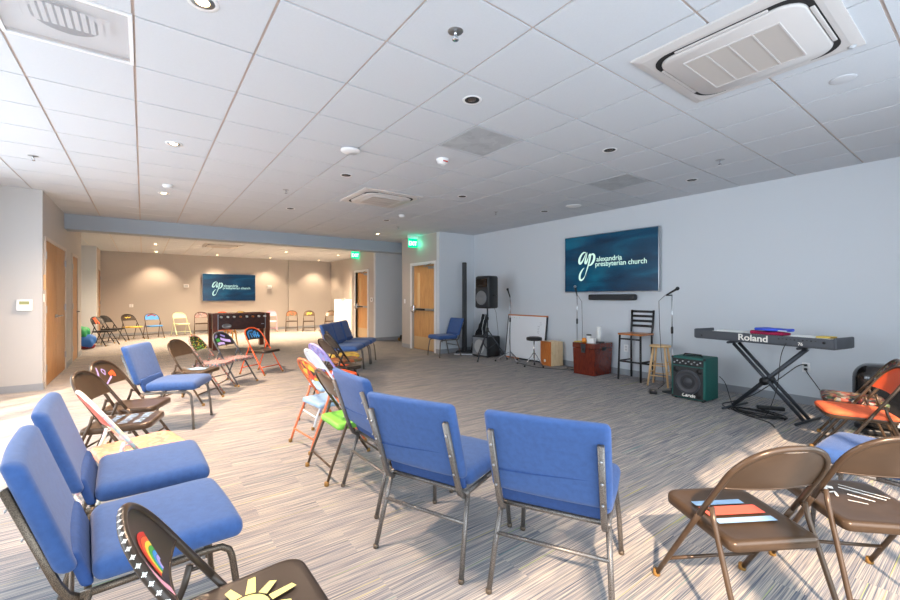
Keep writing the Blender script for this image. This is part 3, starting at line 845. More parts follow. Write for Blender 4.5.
M['dots'] = dotmat('green_yellow_dots', (24, 26, 20), (110, 200, 70), (236, 200, 60), 36)
M['pinkmix'] = blotch('pink_speckled_paint', [(120, 90, 80), (180, 120, 120), (84, 74, 70), (190, 156, 154), (100, 120, 130)], 60)
M['peach'] = blotch('peach_marbled_paint', [(226, 160, 116), (230, 142, 112), (236, 176, 132), (226, 128, 108)], 12, vor=False)
M['pastel'] = blotch('pastel_speckled_paint', [(232, 226, 206), (214, 232, 226), (240, 220, 214), (224, 226, 190), (236, 190, 190)], 50)
M['lilacmix'] = blotch('lilac_blue_mottle', [(170, 160, 220), (150, 170, 230), (190, 170, 214), (140, 130, 200)], 26)
M['flame'] = blotch('flame_paint', [(226, 60, 40), (236, 150, 50), (240, 210, 70), (40, 34, 30), (226, 80, 50)], 20)
M['comic'] = blotch('comic_collage', [(60, 50, 44), (150, 146, 136), (150, 70, 50), (80, 96, 64), (50, 46, 50), (160, 130, 80), (120, 40, 40)], 34)
M['goldmix'] = blotch('gold_mottle', [(206, 170, 60), (226, 196, 80), (190, 150, 60)], 20)
M['rustmix'] = blotch('rust_mottle', [(110, 80, 50), (150, 100, 60), (90, 90, 60), (170, 90, 50)], 24)
M['multitube'] = blotch('striped_tube_paint', [(236, 100, 60), (240, 230, 220), (236, 120, 60), (60, 60, 56)], 30)
M['orangetube'] = mat('orange_enamel', (222, 120, 76), .4)
M['orangeband'] = mat('orange_fabric', (236, 106, 62), .8, noise=.12, nscale=30)
M['specktube'] = blotch('speckled_tube_paint', [(104, 98, 92), (160, 146, 138), (84, 78, 74), (170, 110, 96)], 60)
M['greentube'] = blotch('green_brown_tube', [(70, 140, 60), (84, 70, 56), (60, 120, 50), (84, 70, 56)], 18)
M['greenwhite'] = mat('pale_green_enamel', (218, 226, 186), .4)

folding_chair(2.06, .705, -31, 'brown folding chair in right foreground with blue and salmon bars painted on seat', seatpaint=p_flag)
def p_f21(par):
    f = seat_fn(.4118)
    it = [('markwhite', [(-.14, .17), (-.02, .12)], .03), ('markwhite', [(-.15, .12), (-.06, .10), (-.05, .15)], .014), ('markwhite', [(-.10, .06), (-.04, .08), (-.06, .03)], .009), ('markwhite', [(0, .06), (.07, .0)], .010),
          ('markwhite', [(.01, .13), (.13, .02)], .010), ('markwhite', [(.03, .16), (.16, .04)], .007), ('markwhite', [(-.04, .0), (.02, -.03)], .007)]
    strokes(par, it, f)
folding_chair(2.62, .42, -45, 'brown folding chair at the right edge with white chalky marks on seat', seatpaint=p_f21)
folding_chair(.232, 1.33, -89, 'dark folding chair at bottom left with rainbow back and yellow sun on seat', frame='brown_dk', paint=p_rainbow, seatpaint=lambda p: (p_sun(p)))
p_stars(bpy.data.objects['folding_chair.002'].children[0])
folding_chair(-.03, 3.27, -76, 'pastel speckled folding chair with salmon back and peach seat, behind blue chairs', frame='pastel', back='salmon', seat='peach')
folding_chair(-.12, 4.00, -107, 'brown folding chair with pale blue painted words over its seat', seatpaint=p_words('ltblue'))
folding_chair(-.06, 4.55, -113, 'brown folding chair with blue and orange outlined face on its back', paint=p_back([('lilac', [(-.13,.60),(-.12,.66),(-.08,.70),(-.06,.74)], .02), ('lilac', [(-.06,.60),(.0,.62),(.05,.64),(.08,.68)], .012), ('lilac', [(.0,.72),(.03,.70),(.0,.67),(-.02,.70),(.0,.72)], .008), ('orange', [(.05,.66),(.11,.68),(.10,.64)], .03)]))
folding_chair(.54, 6.22, -126, 'plain brown-backed folding chair with light blue paint on seat, right of blue chair', seatpaint=lambda par: strokes(par, [('ltblue', [(-.12, -.1), (-.02, .02), (-.04, .12)], .16)], seat_fn(.4118)))
folding_chair(.80, 6.79, -118, 'folding chair with green and yellow dotted back and pink speckled seat', frame='specktube', back='dots', seat='pinkmix')
folding_chair(1.14, 7.15, -136, 'folding chair with purple strokes and green patch on a black back', frame='dgrey', back='black_met', seat='pinkmix',
              paint=p_back([('lilac', [(-.02,.69),(.06,.66),(.15,.64)], .040), ('lilac', [(.02,.745),(.09,.715)], .028), ('lilac', [(-.14,.615),(-.06,.625),(.02,.615)], .036), ('lilac', [(-.13,.71),(-.06,.745)], .028), ('green', [(-.13,.67),(-.045,.675)], .045)]))
folding_chair(1.70, 7.84, -144, 'bright orange-framed folding chair with blue painted back before foosball table', frame='orange', back='black_met', seat='brown_dk',
              paint=p_back([('skyblue', [(-.13,.61),(-.12,.68),(-.10,.72)], .03), ('skyblue', [(-.12,.70),(-.05,.735),(.03,.74)], .024), ('skyblue', [(-.05,.62),(-.05,.70)], .026), ('skyblue', [(-.01,.70),(.01,.62),(.04,.72)], .018), ('skyblue', [(.05,.61),(.07,.73)], .024), ('skyblue', [(.10,.61),(.11,.70)], .024), ('skyblue', [(.03,.66),(.13,.64)], .02)]))
# the run beside the middle blue chairs
folding_chair(1.34, 3.10, -90, 'brown-backed folding chair with lime green seat behind leftmost blue chair of row', seat='lime', frame='brown')
folding_chair(1.41, 3.78, -84, 'orange-legged folding chair with flame painted back and pale blue seat', frame='orangetube', back='flame', seat='ltblue')
folding_chair(1.66, 4.40, -88, 'white folding chair with pale blue back between flame and lilac ones', frame='whitish', back='whitish', seat='ltblue')
folding_chair(1.87, 4.90, -84, 'lilac painted folding chair, farthest of the colourful run', frame='lilac', back='lilacmix', seat='orange')
folding_chair(2.15, 5.40, -86, 'brown folding chair with orange patch on seat, nearest beside distant blue trio', frame='brown_dk', seatpaint=lambda par: strokes(par, [('orange', [(-.1, .0), (.06, .06)], .12)], seat_fn(.4118)))
folding_chair(2.44, 5.99, -89, 'dark folding chair with rust mottled seat beside the distant blue trio', frame='black_met', seat='rustmix')
folding_chair(2.62, 6.46, -100, 'black folding chair with gold seat closest to the distant blue trio', frame='black_met', seat='goldmix')
# right edge, facing the circle
folding_chair(4.68, .76, 24, 'folding chair with orange cushioned seat at the right edge', frame='brown', back='orange', pad='orangeband', seat='brown')
folding_chair(5.24, .86, 15, 'folding chair with collage patterned seat behind the orange-seated one', frame='brown', back='comic', pad='comic', seat='brown')
# along the distant walls
fg = 'folding chairs along the distant back wall'
folding_chair(-.85, 14.85, -128, 'black folding chair with orange stripes on back, nearest the colourful bag', frame='black_met', group=fg, paint=p_back([('orange', [(-.06,.6),(-.04,.69),(-.07,.76)], .04), ('orange', [(.04,.6),(.02,.68),(-.01,.76)], .04)]))
folding_chair(-.72, 15.65, -125, 'black folding chair just behind the orange-striped one', frame='black_met', group=fg)
folding_chair(-.27, 16.43, -149, 'brown folding chair with yellow squiggle back and red-yellow seat edge', group=fg, frame='brown_dk', seat='goldmix', paint=p_back([('yellow', [(-.08,.70),(-.04,.67),(0,.70),(.04,.67),(.08,.70)], .018)]),
              seatpaint=lambda par: strokes(par, [('red', [(.05, -.1), (.13, .12)], .05)], seat_fn(.4118)))
folding_chair(.29, 16.62, -164, 'folding chair with blue back and blue seat by the distant wall', group=fg, frame='brown', back='skyblue', seat='skyblue', paint=p_back([('maroon', [(-.12,.70),(-.06,.735),(0,.75),(.06,.735),(.12,.70)], .04)]))
folding_chair(1.08, 17.2, -164, 'pale green-white folding chair alone by the distant wall', group=fg, frame='greenwhite')
folding_chair(1.68, 17.16, 178, 'brown folding chair with pink patterned back left of the foosball table', group=fg, frame='brown', back='pinkmix')
folding_chair(2.35, 17.1, 178, 'folding chair with orange top seen above the foosball table', group=fg, frame='orange', back='orange')
folding_chair(2.95, 17.1, 175, 'folding chair with yellow-painted back seen above the foosball table', group=fg, frame='brown', back='yellow')
folding_chair(3.98, 17.05, 168, 'pinkish white folding chair right of the foosball table', group=fg, frame='pink', back='pink', seat='whitish')
folding_chair(4.68, 16.74, 164, 'brown folding chair with rusty back, first right of the wall pilaster', group=fg, frame='brown', back='rustmix')
folding_chair(5.22, 16.34, 159, 'brown folding chair with yellow painted patch on its back, second from easel', group=fg, frame='brown', paint=p_back([('yellow', [(-.09,.64),(-.03,.70),(.03,.66),(.09,.70)], .05)]))
folding_chair(5.90, 15.85, 150, 'plain brown folding chair immediately left of the white easel', group=fg, frame='brown')

# ------------------------------------------------------------------ blue upholstered chairs
def back_def(x, y, z):  # lean: z relative centre .66
    zz = z + .657
    return (x * (1 + .0 * zz), y - .235 - (zz - .45) * .33 - .012 * math.cos(x * 5.6), zz)
def seat_def(x, y, z):
    k = max(0, (y - .15)) / .1
    puff = .012 * math.cos(min(1, abs(x) / .26) * PI / 2) * (1 if z > 0 else 0)
    return (x * (1 - .04 * max(0, -y / .25)), y + .045, z + .435 + puff - .016 * k * k)
def b_back(): return MB().rbox((0,0,0), (.52, .058, .385), .027, n=4, k=8, deform=back_def)
def b_tuck():
    return MB().rbox((0,0,0), (.46, .035, .13), .015, n=3, k=6, deform=lambda x, y, z: (x, y - .205 - (z + .03) * .33, z + .455))
def b_seat(): return MB().rbox((0,0,0), (.52, .46, .085), .04, n=4, k=8, deform=seat_def)
def b_seam():
    b = MB()
    pts = [(-.245 + .49 * i / 14, 0, 0) for i in range(15)]
    b.tube([(x, -.235 - (.585 - .45) * .33 - .012 * math.cos(x * 5.6) - .0285 - .001, .585 + .012 * math.sin(x * 6)) for x, _, _ in pts], .003, 6); return b
def b_up(s):
    return lambda: MB().tube([(s*.225, -.205, .355), (s*.225, -.245, .385), (s*.225, -.268, .43), (s*.225, -.385, .765)], 0, 12, flat=(.013, .011))
def b_bolts(s):
    def g():
        b = MB()
        for z in (.50, .60, .70): b.lathe([(.006, 0), (.006, .004), (.001, .006)], n=8, M=Matrix.Translation((s*.225, -.268 - (z - .43) * .349 - .016, z)) @ Matrix.Rotation(R(72), 4, 'X'))
        return b
    return g
def b_rear(s): return lambda: MB().tube([(s*.262, -.302, .010), (s*.250, -.25, .2), (s*.236, -.19, .385)], .0125, 10)
def b_frontleg(s): return lambda: MB().tube([(s*.262, .262, .010), (s*.252, .247, .2), (s*.240, .232, .32), (s*.238, .222, .352), (s*.237, .195, .372), (s*.236, .15, .376), (s*.236, 0, .376)], .0125, 10)
def b_base():
    b = MB()
    for s in (-1, 1): b.tube([(s*.236, .0, .376), (s*.236, -.215, .376)], .0125, 10)
    b.tube([(-.23, .15, .38), (.23, .15, .38)], .010, 8); b.tube([(-.23, -.195, .375), (.23, -.195, .375)], .011, 8)
    b.tube([(-.2, .16, .375), (-.2, .16, .33)], .009, 8)
    return b
def b_str(): return MB().tube([(-.245, -.24, .245), (.245, -.24, .245)], .009, 8)
def b_glide(s, y): return lambda: MB().lathe([(.0135, 0), (.0145, .003), (.0145, .018), (.0125, .02)], c=(s*.2625, y, 0), n=12)
def blue_chair(x, y, rot, label, frame='vein', group='blue upholstered chairs'):
    t = thing('upholstered_chair', label, 'chair', (x, y, 0), rot, group)
    fm = M[frame]
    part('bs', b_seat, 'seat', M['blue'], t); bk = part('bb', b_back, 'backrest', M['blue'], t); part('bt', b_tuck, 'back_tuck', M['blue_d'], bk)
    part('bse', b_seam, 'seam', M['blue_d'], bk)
    for s in (-1, 1):
        u = part('bu%d' % s, b_up(s), 'back_upright', fm, t); part('bo%d' % s, b_bolts(s), 'bolts', M['steel'], u)
        l = part('br%d' % s, b_rear(s), 'leg', fm, t); part('bg%d' % s, b_glide(s, -.303), 'glide', M['vein_dark'], l)
        l = part('bf%d' % s, b_frontleg(s), 'leg', fm, t); part('bh%d' % s, b_glide(s, .262), 'glide', M['vein_dark'], l)
    part('bba', b_base, 'seat_frame', fm, t); part('bst', b_str, 'stretcher', fm, t)
    return t
blue_chair(1.65, 1.32, -62, 'blue chair seen from behind, rightmost of the central row of three')
blue_chair(1.38, 1.89, -68, 'blue chair seen from behind, middle one of the central row')
blue_chair(1.44, 2.55, -90, 'blue chair seen from behind, leftmost and farthest of the central row')
blue_chair(.03, 2.04, -85, 'blue chair at lower left, nearest the camera, turned to the right', frame='vein_dark')
blue_chair(.0, 2.72, -88, 'blue chair directly behind the nearest blue chair at lower left', frame='vein_dark')
blue_chair(.28, 5.26, -114, 'single blue chair at left between brown folding chairs, before the double door')
blue_chair(2.92, 7.10, -129, 'nearest blue chair of the distant group of three')
blue_chair(3.26, 7.54, -128, 'middle blue chair of the distant group of three')
blue_chair(3.61, 7.98, -126, 'farthest blue chair of the distant group of three')
blue_chair(5.50, 7.69, 86, 'lone blue chair beside the nearer exit door, facing left')
blue_chair(3.36, .42, -2, 'blue chair whose seat shows behind the brown folding chair at right edge')

# ------------------------------------------------------------------ stage equipment
def up(): pass
# column loudspeaker
t = thing('column_speaker', 'tall thin black column loudspeaker in the corner on flat base', 'loudspeaker', (6.05, 7.62, 0), -45)
MB().rbox((0, 0, .045), (.38, .40, .07), .03).build('base', M['black'], t)
MB().rbox((0, .02, .02), (.44, .46, .03), .012).build('base_rim', M['grate'], t)
MB().rbox((0, 0, 1.1), (.10, .13, 2.08), .015).build('column', M['black'], t)
MB().box(-.03, .03, -.07, -.065, 1.0, 2.1).build('grille', M['grille'], t)
MB().box(-.052, .052, -.067, .067, 1.095, 1.10).build('joint', M['dgrey'], t)
# subwoofer / amplifier cabinet
t = thing('bass_cabinet', 'black bass cabinet with round grey grille behind the tripod loudspeaker', 'amplifier', (6.24, 7.08, 0), -86)
MB().rbox((0, 0, .235), (.50, .40, .45), .02).build('cabinet', M['black'], t)
MB().box(-.22, .22, -.206, -.198, .04, .43).build('front_panel', M['grey_grille'], t)
MB().lathe([(.155, 0), (.155, .006), (.14, .012), (.09, .002), (.04, .008), (.001, .010)], M=Matrix.Translation((0, -.206, .235)) @ Matrix.Rotation(PI/2, 4, 'X'), n=28).build('speaker_cone', mat('pale_cone', (176, 178, 178), .6), t)
MB().tube([(-.1, 0, .458), (-.09, 0, .478), (.09, 0, .478), (.1, 0, .458)], .008).build('carry_handle', M['black'], t)
for k, (a, c) in enumerate(((-.2, -.15), (.2, -.15), (-.2, .15), (.2, .15))): MB().lathe([(.02, 0), (.02, .012)], c=(a, c, 0), n=10).build('rubber_foot', M['capdark'], t)
# gig bag leaning
t = thing('guitar_case', 'black guitar case with white stripe leaning behind the bass cabinet', 'guitar case', (6.42, 7.64, 0), -90)
Mg = Matrix.Translation((0, .0, 0)) @ Matrix.Rotation(R(-9), 4, 'X') @ Matrix.Rotation(R(10), 4, 'Y')
pr = [(.17,.02),(.185,.12),(.18,.2),(.13,.32),(.15,.42),(.14,.5),(.07,.6),(.055,.8),(.07,.84),(.06,.95)]
poly = pr + [(-a, c) for a, c in reversed(pr)]
MB().prism(poly, -.05, .05, M=Mg).build('case_body', M['black'], t)
MB().tube([(a*.96, -.052, c) for a, c in pr] + [(-a*.96, -.052, c) for a, c in reversed(pr)], .006, 6, closed=True, M=Mg).build('piping', M['white'], t)
MB().tube([(-.06, -.055, .5), (-.02, -.09, .55), (-.02, -.09, .68), (-.04, -.055, .72)], .008, 6, M=Mg).build('carry_handle', M['black'], t)

# PA speaker on tripod
def tripod_legs(t, zc, r, m, sz=.011, n=3, rot=0):
    for k in range(n):
        a = rot + 2 * PI * k / n; c, s = math.cos(a), math.sin(a)
        l = MB().tube([(c*.02, s*.02, zc), (c*r, s*r, .02)], sz, 8).build('leg', m, t)
        MB().lathe([(.016, 0), (.018, .004), (.016, .03)], c=(c*r, s*r, 0), n=10).build('rubber_foot', M['capdark'], l)
        MB().tube([(c*.015, s*.015, zc*.35), (c*r*.45, s*r*.45, zc*.57)], sz*.5, 6).build('brace', m, t)
t = thing('speaker_stand', 'dark tripod stand carrying the large black loudspeaker', 'speaker stand', (5.93, 6.68, 0), 0)
tripod_legs(t, .62, .42, M['dgrey2'], .012, rot=R(200))
MB().tube([(0,0,.15), (0,0,1.09)], .017).build('pole', M['dgrey2'], t)
MB().lathe([(.026, .58), (.03, .6), (.03, .66), (.026, .68)], n=16).build('collar', M['black'], t)
MB().lathe([(.026, .84), (.028, .86), (.026, .90)], n=16).build('upper_collar', M['black'], t)
t = thing('loudspeaker', 'big black loudspeaker with horn and round woofer on top of tripod', 'loudspeaker', (5.93, 6.68, 1.091), -85)
def spk(x, y, z): return (x * (1 - .25 * max(0, y) / .18), y, z)
MB().rbox((0, 0, .345), (.41, .36, .69), .05, deform=spk).build('cabinet', M['black'], t)
MB().box(-.175, .175, -.187, -.179, .03, .42).build('grille', M['grille'], t)
MB().lathe([(.15, 0), (.15, .008), (.13, .012), (.08, .004), (.045, .012), (.001, .018)], M=Matrix.Translation((0, -.186, .225)) @ Matrix.Rotation(PI/2, 4, 'X'), n=28).build('woofer', mat('woofer_grey', (128, 132, 136), .35, .3), t)
b = MB(); b.loft([[(sx*.165, -.181, .54+sz*.08) for sx, sz in ((-1,-1),(-1,1),(1,1),(1,-1))], [(sx*.165, -.189, .54+sz*.08) for sx, sz in ((-1,-1),(-1,1),(1,1),(1,-1))], [(sx*.15, -.189, .54+sz*.065) for sx, sz in ((-1,-1),(-1,1),(1,1),(1,-1))], [(sx*.06, -.183, .54+sz*.04) for sx, sz in ((-1,-1),(-1,1),(1,1),(1,-1))]], smooth=False); b.build('horn', M['black_gl'], t)
MB().tube([(.19, -.05, .28), (.215, -.05, .28), (.215, .05, .28), (.185, .05, .28)], .01).build('side_handle', M['black_gl'], t)
MB().tube([(.0, .17, .1), (.02, .25, -.1), (.06, .27, -.5), (.12, .2, -.9), (.3, .1, -1.10)], .004, 6).build('cable', M['black'], t)
# microphone stands
def mic_stand(loc, rz, h, label, boom=None, tripod=True, head_col='black', r=.3):
    t = thing('microphone_stand', label, 'microphone stand', loc, rz)
    if tripod: tripod_legs(t, .2, r, M['steel'], .009, rot=R(15))
    else: MB().lathe([(.13, 0), (.13, .008), (.02, .02), (.018, .06)], n=24).build('round_base', M['dgrey2'], t)
    MB().tube([(0,0,.05), (0,0,h*.62)], .010).build('lower_pole', M['steel'], t)
    MB().tube([(0,0,h*.60), (0,0,h)], .0065).build('upper_pole', M['chrome'], t)
    MB().lathe([(.014, h*.60), (.017, h*.61), (.017, h*.66), (.013, h*.67)], n=12).build('clutch', M['black'], t)
    return t
def mic(parent, p, d, m='black'):
    d = Vector(d).normalized(); p = Vector(p)
    q = p + d * .15
    MB().tube([p, p + d*.12, q], [.011, .014, .018], 10).build('microphone_body', M['black'], parent)
    MB().lathe([(.005, -.026), (.021, -.015), (.026, 0), (.021, .018), (.006, .027)], c=q + d*.02, n=14).build('microphone_head', M[m], parent)
t = mic_stand((6.10, 6.17, 0), 0, 1.36, 'chrome tripod microphone stand in front of the whiteboard')
mic(t, (0, 0, 1.33), (-.35, .1, 1))
MB().tube([(0,0,1.34), (.04,.02,1.2), (.02,.02,.9), (-.02,.01,.5), (.02,0,.1), (.1,-.2,.01)], .004, 6).build('cable', M['black'], t)
t = mic_stand((6.42, 4.76, 0), 0, 1.40, 'slim microphone stand behind the dark wooden trunk', tripod=False)
mic(t, (0, 0, 1.36), (-.15, .1, .8), 'steel')
MB().tube([(0,0,1.38), (.03,-.08,1.25), (.02,-.10,.8), (.02,-.09,.3), (.05,-.06,.03)], .004, 6).build('cable', M['black'], t)
t = mic_stand((5.97, 2.84, 0), 0, 1.37, 'chrome microphone stand between pine stool and green amplifier', tripod=False)
mic(t, (-.07, .05, 1.36), (.2, -.55, .38))
MB().tube([(0,0,1.36), (-.07,.05,1.36)], .009).build('clip', M['black'], t)
MB().tube([(-.07,.06,1.36), (-.09,.14,1.28), (-.07,.14,.9), (-.06,.12,.5), (-.02,.1,.1), (.0,.2,.01)], .004, 6).build('cable', M['black'], t)
# whiteboard
t = thing('whiteboard', 'whiteboard with wooden top rail leaning on the wall behind the drum stool', 'whiteboard', (6.50, 6.18, 0), -90)
Mw = Matrix.Rotation(R(-7), 4, 'X') @ Matrix.Diagonal((1.08, 1, 1, 1))
MB().box(-.5, .5, 0, .018, .03, .93, M=Mw).build('board', M['wb'], t)
MB().box(-.52, .52, -.006, .024, .93, .955, M=Mw).build('top_rail', M['orange_wood'], t)
MB().box(-.52, -.1, -.006, .024, .0, .03, M=Mw).build('bottom_rail', M['orange_wood'], t)
MB().box(-.1, .52, -.03, .024, .0, .03, M=Mw).build('tray', M['dgrey2'], t)
MB().box(-.52, -.5, -.006, .024, .03, .93, M=Mw).build('side_rail', M['dgrey2'], t); MB().box(.5, .52, -.006, .024, .03, .93, M=Mw).build('side_rail', M['dgrey2'], t)
b = MB()
rnd = random.Random(5)
for q in range(7):
    zz = .80 - q * .035; b.ribbon([(.30 + .012*k + (.05 if q < 2 else 0), zz + rnd.uniform(-.008, .008)) for k in range(5)], .004, lambda u, v: (u, -.001, v), M=Mw)
for q in range(4): b.ribbon([(-.42 + .07*q, .885), (-.40 + .07*q, .875 + .01 * (q % 2))], .006, lambda u, v: (u, -.001, v), M=Mw)
b.build('marker_scribble', M['dgrey'], t)
# drum throne
t = thing('drum_throne', 'round black padded drum stool on chrome tripod legs', 'stool', (6.04, 5.46, 0), 0)
MB().lathe([(.12, .50), (.145, .505), (.15, .53), (.145, .56), (.10, .572), (.001, .574)], n=28).build('seat', M['black'], t)
MB().tube([(0,0,.16), (0,0,.5)], .012).build('post', M['chrome'], t)
tripod_legs(t, .26, .2, M['chrome'], .008, rot=R(40))
# cajon
t = thing('cajon', 'wooden cajon drum box with orange front and pale birch sides', 'drum', (6.42, 5.36, 0), -100)
MB().box(-.15, .15, -.13, .16, .01, .47).build('box', M['birch'], t)
MB().box(-.15, .15, -.143, -.13, .01, .475).build('front_board', M['orange_wood'], t)
MB().lathe([(.03, 0), (.03, .002)], M=Matrix.Translation((-.02, -.143, .10)) @ Matrix.Rotation(PI/2, 4, 'X'), n=18).build('badge', M['markwhite'], t)
for a, c in ((-.12, -.1), (.12, -.1), (-.12, .13), (.12, .13)): MB().lathe([(.015, 0), (.015, .012)], c=(a, c, 0), n=8).build('rubber_foot', M['capdark'], t)
# trunk with items
t = thing('storage_trunk', 'dark mahogany storage trunk with black metal latch against the wall', 'trunk', (6.34, 4.38, 0), -90)
b = MB(); b.loft([[(sx*w_, sy*d_, z) for sx, sy in ((-1,-1),(1,-1),(1,1),(-1,1))] for w_, d_, z in ((.205, .245, 0), (.22, .255, .45))], smooth=False); b.build('chest', M['mahogany'], t)
MB().rbox((0, 0, .50), (.45, .525, .09), .008).build('lid', M['mahogany'], t)
b = MB(); b.prism([(-.05, .53), (-.035, .38), (.035, .38), (.05, .53)], -.272, -.262); l = b.build('latch', M['dgrey2'], t); MB().rbox((0, -.275, .44), (.03, .012, .05), .005).build('hasp', M['black_met'], l)
b = MB(); b.prism([(-.06, .50), (-.045, .44), (.045, .44), (.06, .50)], -.006, .006, M=Matrix.Translation((.226, 0, -.02)) @ Matrix.Rotation(PI/2, 4, 'Z')); b.build('side_handle', M['black_met'], t)
TZ = .5455
t = thing('cup_stack', 'tall stack of white paper cups on the trunk', 'cups', (6.38, 4.28, TZ)); 
b = MB()
for k in range(7): b.lathe([(.028, .0 + k*.03), (.037, .085 + k*.03), (.039, .09 + k*.03)], n=16)
b.build('cups', M['paper'], t)
tag(MB().lathe([(.0, 0), (.03, .004), (.043, .04), (.03, .078), (.004, .084)], c=(0,0,0), n=18).build('orange_fruit', mat('orange_skin', (240, 146, 50), .45, bump=.4, bscale=120), None, (6.16, 4.42, TZ)), 'single orange lying on the trunk beside the cups', 'fruit')
t = thing('cocoa_cup', 'white takeaway cup with dark lid on the trunk', 'cup', (6.34, 4.45, TZ)); MB().lathe([(.032, 0), (.042, .11)], n=16).build('cup', M['paper'], t); MB().lathe([(.045, .11), (.045, .125), (.038, .13)], n=16).build('lid', M['black'], t)
tag(MB().rbox((0, 0, .04), (.12, .09, .08), .004).build('napkin_box', M['paper'], None, (6.20, 4.30, TZ), -80), 'small white paper box on the trunk near the orange', 'box')
tag(MB().rbox((0, 0, .012), (.06, .16, .024), .01).build('remote_control', M['black'], None, (6.30, 4.21, TZ), 30), 'black remote control on the right end of trunk', 'remote control')
tag(MB().rbox((0, 0, .006), (.15, .2, .012), .003).build('notebook', M['goldmix'], None, (6.22, 4.53, TZ), 10), 'yellow booklet lying on the left end of trunk', 'book')

# black ladder-back bar stool
t = thing('bar_stool', 'tall black metal ladder-back bar stool with wooden seat', 'bar stool', (6.42, 3.63, 0), 90)
bm = M['dgrey2']; sq = lambda pts: MB().tube(pts, 0, 12, flat=(.013, .013))
for s in (-1, 1):
    sq([(s*.19, .19, 0), (s*.175, .17, .72)]).build('leg', M['black_met'], t)
    sq([(s*.19, -.20, 0), (s*.175, -.17, .40), (s*.175, -.17, .72), (s*.180, -.20, .92), (s*.185, -.215, 1.12)]).build('leg', M['black_met'], t)
    sq([(s*.18, .18, .3), (s*.178, -.175, .3)]).build('footrest', M['black_met'], t)
sq([(-.18, .182, .3), (.18, .182, .3)]).build('footrest', M['black_met'], t); sq([(-.18, -.185, .24), (.18, -.185, .24)]).build('footrest', M['black_met'], t)
sq([(-.175, .17, .66), (.175, .17, .66)]).build('apron', M['black_met'], t)
for z in (.86, .94, 1.02, 1.095): MB().tube([(-.18, -.19 - (z-.85)*.1, z), (-.09, -.205 - (z-.85)*.1, z), (.09, -.205 - (z-.85)*.1, z), (.18, -.19 - (z-.85)*.1, z)], 0, 12, flat=(.006, .02) if False else (.02, .006)).build('back_slat', M['black_met'], t)
MB().rbox((0, 0, .737), (.40, .40, .03), .013).build('seat', M['seat_wood'], t)
# pine stool
def wood_stool(loc, label, m, h=.61):
    t = thing('wooden_stool', label, 'stool', loc, 12)
    MB().lathe([(.001, h - .03), (.140, h - .03), (.150, h - .02), (.150, h - .006), (.140, h), (.001, h + .001)], n=28).build('seat', m, t)
    ft = []
    for k in range(4):
        a = PI/4 + k * PI/2; p0 = Vector((math.cos(a)*.11, math.sin(a)*.11, h - .03)); p1 = Vector((math.cos(a)*.20, math.sin(a)*.20, 0))
        MB().tube([p0, (p0+p1)/2, p1], [.015, .018, .014], 10).build('leg', m, t); ft.append((p0, p1))
    for k in range(4):
        for tt in (.42, .68):
            f = tt + (.05 if k % 2 else -.03); a = ft[k][0].lerp(ft[k][1], f); b_ = ft[(k+1) % 4][0].lerp(ft[(k+1) % 4][1], f); MB().tube([a, b_], .008, 8).build('rung', m, t)
    return t
wood_stool((6.30, 3.17, 0), 'round light pine stool between bar stool and green amplifier', M['pine'])
wood_stool((1.95, 12.95, 0), 'yellow wooden stool behind the foosball table', M['yellow_wood'], .66)
# green amplifier
t = thing('guitar_amplifier', 'green covered guitar amplifier with big round speaker', 'amplifier', (5.84, 2.50, 0), -92)
b = MB(); b.rbox((0, .025, .285), (.42, .36, .54), .012); b.build('cabinet', M['teal'], t)
MB().box(-.185, .185, -.161, -.153, .03, .43).build('grille', M['cone'], t)
MB().lathe([(.150, 0), (.150, .010), (.135, .014), (.12, .004), (.06, -.002), (.05, .008), (.001, .014)], M=Matrix.Translation((0, -.160, .235)) @ Matrix.Rotation(PI/2, 4, 'X'), n=32).build('speaker_cone', mat('cone_grey', (66, 66, 70), .5), t)
MB().tube([(.155*math.cos(a), -.165, .235 + .155*math.sin(a)) for a in [2*PI*k/30 for k in range(30)]], .005, 6, closed=True).build('cone_ring', M['dgrey'], t)
for a_, z_ in ((-.145, .385), (.145, .385), (.13, .08)): MB().lathe([(.035, 0), (.035, .004), (.01, .001)], M=Matrix.Translation((a_, -.161, z_)) @ Matrix.Rotation(PI/2, 4, 'X'), n=16).build('port', M['black'], t)
p = MB().box(-.19, .19, -.162, -.153, .445, .53).build('control_panel', M['black'], t)
for k in range(10): MB().lathe([(.009, 0), (.008, .015)], M=Matrix.Translation((-.165 + k * .036, -.162, .50 if k % 2 else .475)) @ Matrix.Rotation(PI/2, 4, 'X'), n=10).build('knob', M['grate'], p)
text_part('lettering', 'Carvin', .062, M['markwhite'], t, (-.075, -.1625, .045), extrude=.0008, bold=.002, shear=.3)
MB().tube([(-.12, -.02, .556), (-.10, -.02, .585), (.10, -.02, .585), (.12, -.02, .556)], 0, 12, flat=(.006, .014)).build('carry_handle', M['black'], t)
for sx in (-1, 1):
    for z_ in (.03, .54): MB().rbox((sx*.198, -.145, z_), (.03, .03, .03), .01).build('corner_cap', M['black'], t)
for a, c in ((-.17, -.12), (.17, -.12), (-.17, .12), (.17, .12)): MB().lathe([(.018, 0), (.018, .016)], c=(a, c, 0), n=8).build('rubber_foot', M['capdark'], t)
tag(MB().tube([(.05*math.cos(a) * (1 + .25*math.sin(3*a)) , .10*math.sin(a) + .01*math.cos(5*a), .012 + .006*math.sin(2*a)) for a in [k * .42 for k in range(40)]], .006, 6).build('coiled_cable', M['black'], None, (5.88, 2.52, .5535)), 'black cable coiled on top of the green amplifier', 'cable')

